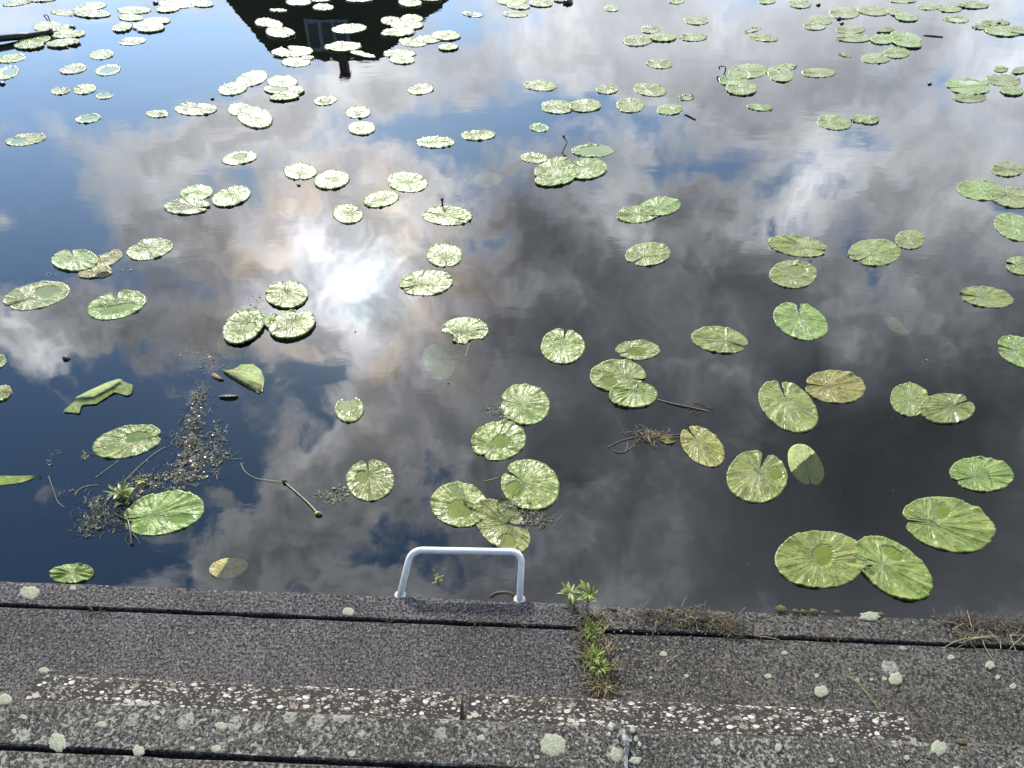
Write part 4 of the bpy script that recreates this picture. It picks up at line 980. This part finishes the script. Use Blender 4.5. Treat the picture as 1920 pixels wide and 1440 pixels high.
straw('straw drift in the corner of the right lower step', [(1800,1165,34,8),(1850,1170,50,12),(1900,1175,40,14)], 170, 'straw_dark', .0010, (.015, .05), flat=.004)
straw('pale stalks at the far right of the lower step', [(1830,1190,40,16),(1900,1190,40,16)], 36, 'straw', .0010, (.03, .09), flat=.004)
straw('wisps of grass caught in the groove', [(980,1174,10,4),(890,1170,22,3),(730,1168,8,3),(180,1148,18,2),(1430,1196,40,4),(1550,1200,60,4)], 60, 'straw_dark', .0009, (.012, .035), flat=.004)
dsoil = []
for _ in range(900):
    x, y, rx, ry = random.choice(JT); a = at(x + random.uniform(-.75, .75) * rx * .8, y + random.uniform(-.8, .8) * ry, ZL); a.z = ZL + random.uniform(-.02, .003)
    dsoil.append(ball(a, random.uniform(.002, .006), 5, (1, 1, .7), .6))
V, F = merge(dsoil); c = at(1118, 1225, ZL); me = mesh_from('soil_crumbs', V, F, False, c); o = link('soil_crumbs', me, simple_mat('joint_soil', (.05, .035, .02), .95, .5, 90)); o.location = c; tag(o, 'dark soil crumbs filling the joint between the lower steps', 'soil', kind='stuff')
def blades(defs):
    for pts, r, mt, lab in defs:
        V, F = tube(smooth_path([at(x, y, ZL + z) for x, y, z in pts]), r, 5); c = at(pts[0][0], pts[0][1], ZL); me = mesh_from('grass_blade', V, F, True, c)
        o = link('grass_blade', me, M[mt]); o.location = c; tag(o, lab, 'grass blade', 'loose grass blades on the steps')
blades([([(1589,1267,.004),(1620,1288,.006),(1649,1309,.002)], .0012, 'weed', 'green blade lying on the right step, upper of the crossed pair'),
        ([(1612,1285,.002),(1632,1308,.008),(1651,1334,.003)], .0014, 'weed', 'green blade reaching the riser block, lower of the crossed pair'),
        ([(1592,1269,.003),(1606,1270,.003),(1616,1270,.002)], .0010, 'weed', 'tiny green blade above the crossed pair'),
        ([(1440,1279,.002),(1453,1284,.002)], .0012, 'weed', 'tiny green blade alone on the right lower step'),
        ([(1768,1216,.003),(1800,1200,.012),(1856,1193,.004)], .0016, 'straw', 'thick pale stalk across the groove at the right'),
        ([(1800,1206,.002),(1830,1197,.01),(1858,1196,.003)], .0013, 'straw', 'thinner pale stalk across the groove at the right'),
        ([(1415,1192,.002),(1440,1195,.005),(1462,1200,.002)], .0012, 'straw', 'yellow blade along the groove of the right step'),
        ([(1893,1217,.002),(1905,1205,.01),(1925,1188,.01)], .0015, 'straw', 'pale stalk slanting out of the right edge'),
        ([(1245,1248,.002),(1258,1236,.004),(1268,1230,.002)], .0014, 'straw', 'short straw lying right of the step joint'),
        ([(1133,1262,.003),(1150,1255,.01),(1172,1258,.003)], .0014, 'twig', 'dark stalk leaning out of the step joint'),
        ([(1355,1160,.004),(1362,1178,.008),(1385,1193,.003)], .0022, 'straw_dark', 'thick dark stalk at the end of the straw drift')])
# moss cushions along the edge
for i, (x, y, r) in enumerate([(1465,1138,.020),(1492,1141,.012),(1507,1142,.012),(1526,1142,.015),(1545,1144,.009),(1570,1143,.012),(1651,1147,.012),(1750,1152,.007),(1295,1135,.006),(1375,1140,.006)]):
    y += 5; c = at(x, y, ZL - .002); V, F = ball(c, r * .8, 16, (1.15, .8, .5), .35); me = mesh_from('moss_cushion', V, F, True, c); o = link('moss_cushion', me, M['moss']); o.location = c
    words = ['largest moss cushion on the water edge of the right step', 'tiny moss cushion just right of the largest', 'second small moss cushion right of the largest', 'middle-sized moss cushion in the row on the edge', 'tiny cushion right of the middle-sized one', 'reddish moss cushion ending the row on the edge', 'lone moss cushion beside the pale lichen edge patch', 'tiniest moss dot far right on the step edge', 'moss dot on the edge above the straw drift, left', 'moss dot on the edge above the straw drift, right']
    tag(o, words[i], 'moss', 'moss cushions on the step edge')
for i, (x, y, r, z) in enumerate([(1804,1391,.010,ZU-.004),(1425,1374,.006,ZU-.004),(1500,1377,.006,ZU-.004),(1151,1142,.008,ZL),(1258,1142,.009,ZL),(199,1340,.005,ZU)]):
    c = at(x, y, z); V, F = ball(c, r, 12, (1.3, .8, .5), .35); me = mesh_from('moss_cushion', V, F, True, c); o = link('moss_cushion', me, M['moss']); o.location = c
    tag(o, ['moss cushion on the edge of the upper step, right end', 'left small moss dot on the upper step edge', 'right small moss dot on the upper step edge', 'moss tuft just right of the nettle weed', 'moss tuft at the left of the straw drift', 'dark moss dot on the upper step at left'][i], 'moss', 'moss tufts on the steps')
# joint plug (pale weathered sealant) in the upper step
c = at(1174, 1400, ZU); plug = empty('joint_plug', c); tag(plug, 'pale weathered lump of filler plugging the upper step joint', 'filler')
P3 = [at(1170,1362,ZU-.01), at(1171,1378,ZU+.004), at(1173,1390,ZU+.008), at(1175,1402,ZU+.008), at(1173,1416,ZU+.003), at(1175,1450,ZU+.001)]
V, F = tube(smooth_path(P3), [.003]*4+[.005]*4+[.008]*5+[.008]*5+[.006]*6+[.005]*7, 12)
V = [v + Vector((fbm(v.x*60,v.y*60,1),fbm(v.x*60,v.y*60,4),fbm(v.x*60,v.y*60,9)))*.0025 for v in V]
child_mesh('filler_bead', V, F, simple_mat('old_filler', (.20,.20,.19), .8, .6, 90, .003), plug)
for i, (x, y, s) in enumerate([(1146,1365,.010),(1187,1368,.010),(1193,1386,.008),(1143,1378,.006),(1168,1355,.006),(1199,1396,.007)]):
    p = at(x, y, ZU + .002); V, F = ball(p, s, 10, (.8, 1.1, .4), .5); child_mesh('pebble', V, F, simple_mat('white_pebble', (.25,.24,.21), .7, .4, 90) if i == 0 else bpy.data.materials['white_pebble'], plug)
# drift piece by the ladder foot
V, F = tube(smooth_path([at(920,1119,.28), at(930,1113,.30), at(945,1111,.31), at(958,1113,.30), at(964,1118,.28)]), .0055, 8); c = at(945,1112,.3); me = mesh_from('driftwood', V, F, True, c)
o = link('driftwood', me, M['straw_dark']); o.location = c; tag(o, 'small arched brown bark piece at the right ladder foot', 'bark')
# dead leaf crumbs on concrete: pale grit
V, F, = merge([ball(at(random.gauss(1210, 90), random.uniform(1140, 1290), ZL + .001), random.uniform(.0015, .0035), 6, (1, 1, .5), .5) for _ in range(140)])
c = at(1210, 1210, ZL); me = mesh_from('grit', V, F, False, c); o = link('grit', me, bpy.data.materials['white_pebble']); o.location = c; tag(o, 'pale grit scattered right of the step joint', 'grit', kind='stuff')

# ------------------------------------------------------------------ house on the far bank (seen only mirrored in the water)
house = empty('thatched_house', (mirrored(640, 60, 30).x, 30, 0.45)); tag(house, 'dark thatched house on the far bank, mirrored in the water at the top', 'house')
YR, YE, YB = 31.0, 28.0, 34.0
RL, RR = mirrored(517, 109, YR), mirrored(706, 116, YR)
EL, ER = mirrored(425 - 0.85 * 175, -175, YE), mirrored(845 + 1.2 * 175, -175, YE)
ez = (EL.z + ER.z) / 2; EL.z = ER.z = ez
BL, BR = Vector((EL.x, YB, ez)), Vector((ER.x, YB, ez)); RL.z = RR.z = (RL.z + RR.z) / 2
thatch, N, b = principled('thatch'); ob = N.new('ShaderNodeTexCoord').outputs['Object']
n = N.noise(N.mapping(ob, scale=(6, 6, 1.2)), 5.0, 5, 0.65); N.put(b.inputs['Base Color'], N.mix(N.mr(n, .35, .65), (.025, .018, .010), (.075, .055, .03))); b.inputs['Roughness'].default_value = .95
b.inputs['Specular IOR Level'].default_value = .1
N.put(b.inputs['Normal'], N.bump(n, 1.0, .05))
def roof_mesh():
    V, F = [], []
    def patch(p00, p10, p01, p11, nu, nv):
        bb = len(V)
        for i in range(nv + 1):
            for j in range(nu + 1):
                u, v = j / nu, i / nv; q = (p00 * (1 - u) + p10 * u) * (1 - v) + (p01 * (1 - u) + p11 * u) * v
                r = .07 * fbm(q.x * 3, q.y * 3, q.z * 3); V.append(q + Vector((r, -.5 * r, r)))
        for i in range(nv):
            for j in range(nu): a = bb + i * (nu + 1) + j; F.append((a, a + 1, a + nu + 2, a + nu + 1))
    patch(EL, ER, RL, RR, 60, 40); patch(BR, BL, RR, RL, 30, 20); patch(BL, EL, RL, RL, 24, 30); patch(ER, BR, RR, RR, 24, 30)
    patch(EL, BL, ER, BR, 4, 4); return V, F
V, F = roof_mesh(); child_mesh('roof', V, F, thatch, house, True)
wallm = simple_mat('dark_brick', (.12, .06, .04), .85, .3, 8)
def boxm(x0, x1, y0, y1, z0, z1):
    V = [Vector(p) for p in ((x0,y0,z0),(x1,y0,z0),(x1,y1,z0),(x0,y1,z0),(x0,y0,z1),(x1,y0,z1),(x1,y1,z1),(x0,y1,z1))]
    return V, [(0,3,2,1),(4,5,6,7),(0,1,5,4),(1,2,6,5),(2,3,7,6),(3,0,4,7)]
V, F = boxm(EL.x + .6, ER.x - .6, YE + .5, YB - .5, .3, ez - .01); wall_o = child_mesh('wall', V, F, wallm, house, False)
# dormer window
def Yslope(z): return YE + (YR - YE) * (z - ez) / (RL.z - ez)
wt, wb = mirrored(576, 96, 29.9).z, mirrored(573, 37, 29.9).z
YD = Yslope(wb) - .12
DL, DR = mirrored(574, 66, YD).x, mirrored(655, 66, YD).x
wt, wb = mirrored(576, 96, YD).z, mirrored(573, 37, YD).z
V, F = boxm(DL - .12, DR + .12, YD + .06, YR - .3, wb - .08, wt + .10); child_mesh('dormer', V, F, thatch, house, False)
wfm = simple_mat('grey_white_paint', (.42, .42, .41), .5, .1, 4); glm = simple_mat('window_glass', (.02, .025, .035), .05, .1, 4)
parts = []; tk = .11; W_ = DR - DL
for x0, x1 in ((DL, DL + tk), (DL + W_ * .30, DL + W_ * .30 + tk * 1.2), (DL + W_ * .62, DL + W_ * .62 + tk), (DR - tk, DR)): parts.append(boxm(x0, x1, YD - .02, YD + .05, wb + tk, wt - tk))
parts.append(boxm(DL, DR, YD - .02, YD + .05, wb, wb + tk)); parts.append(boxm(DL, DR, YD - .02, YD + .05, wt - tk, wt))
V, F = merge(parts); win = child_mesh('window', V, F, wfm, house, False)
V, F = boxm(DL + .02, DR - .02, YD + .02, YD + .04, wb + .02, wt - .02)
me = mesh_from('pane', V, F, False, house.location); link('pane', me, glm, win)
ct = mirrored(646, 143, YR).z; cx0, cx1 = mirrored(639, 130, YR).x, mirrored(653, 130, YR).x
V, F = merge([boxm(cx0, cx1, YR - .25, YR + .25, RL.z - .6, ct - .12), boxm(cx0 - .06, cx1 + .06, YR - .3, YR + .3, ct - .12, ct)]); child_mesh('chimney', V, F, wallm, house, False)
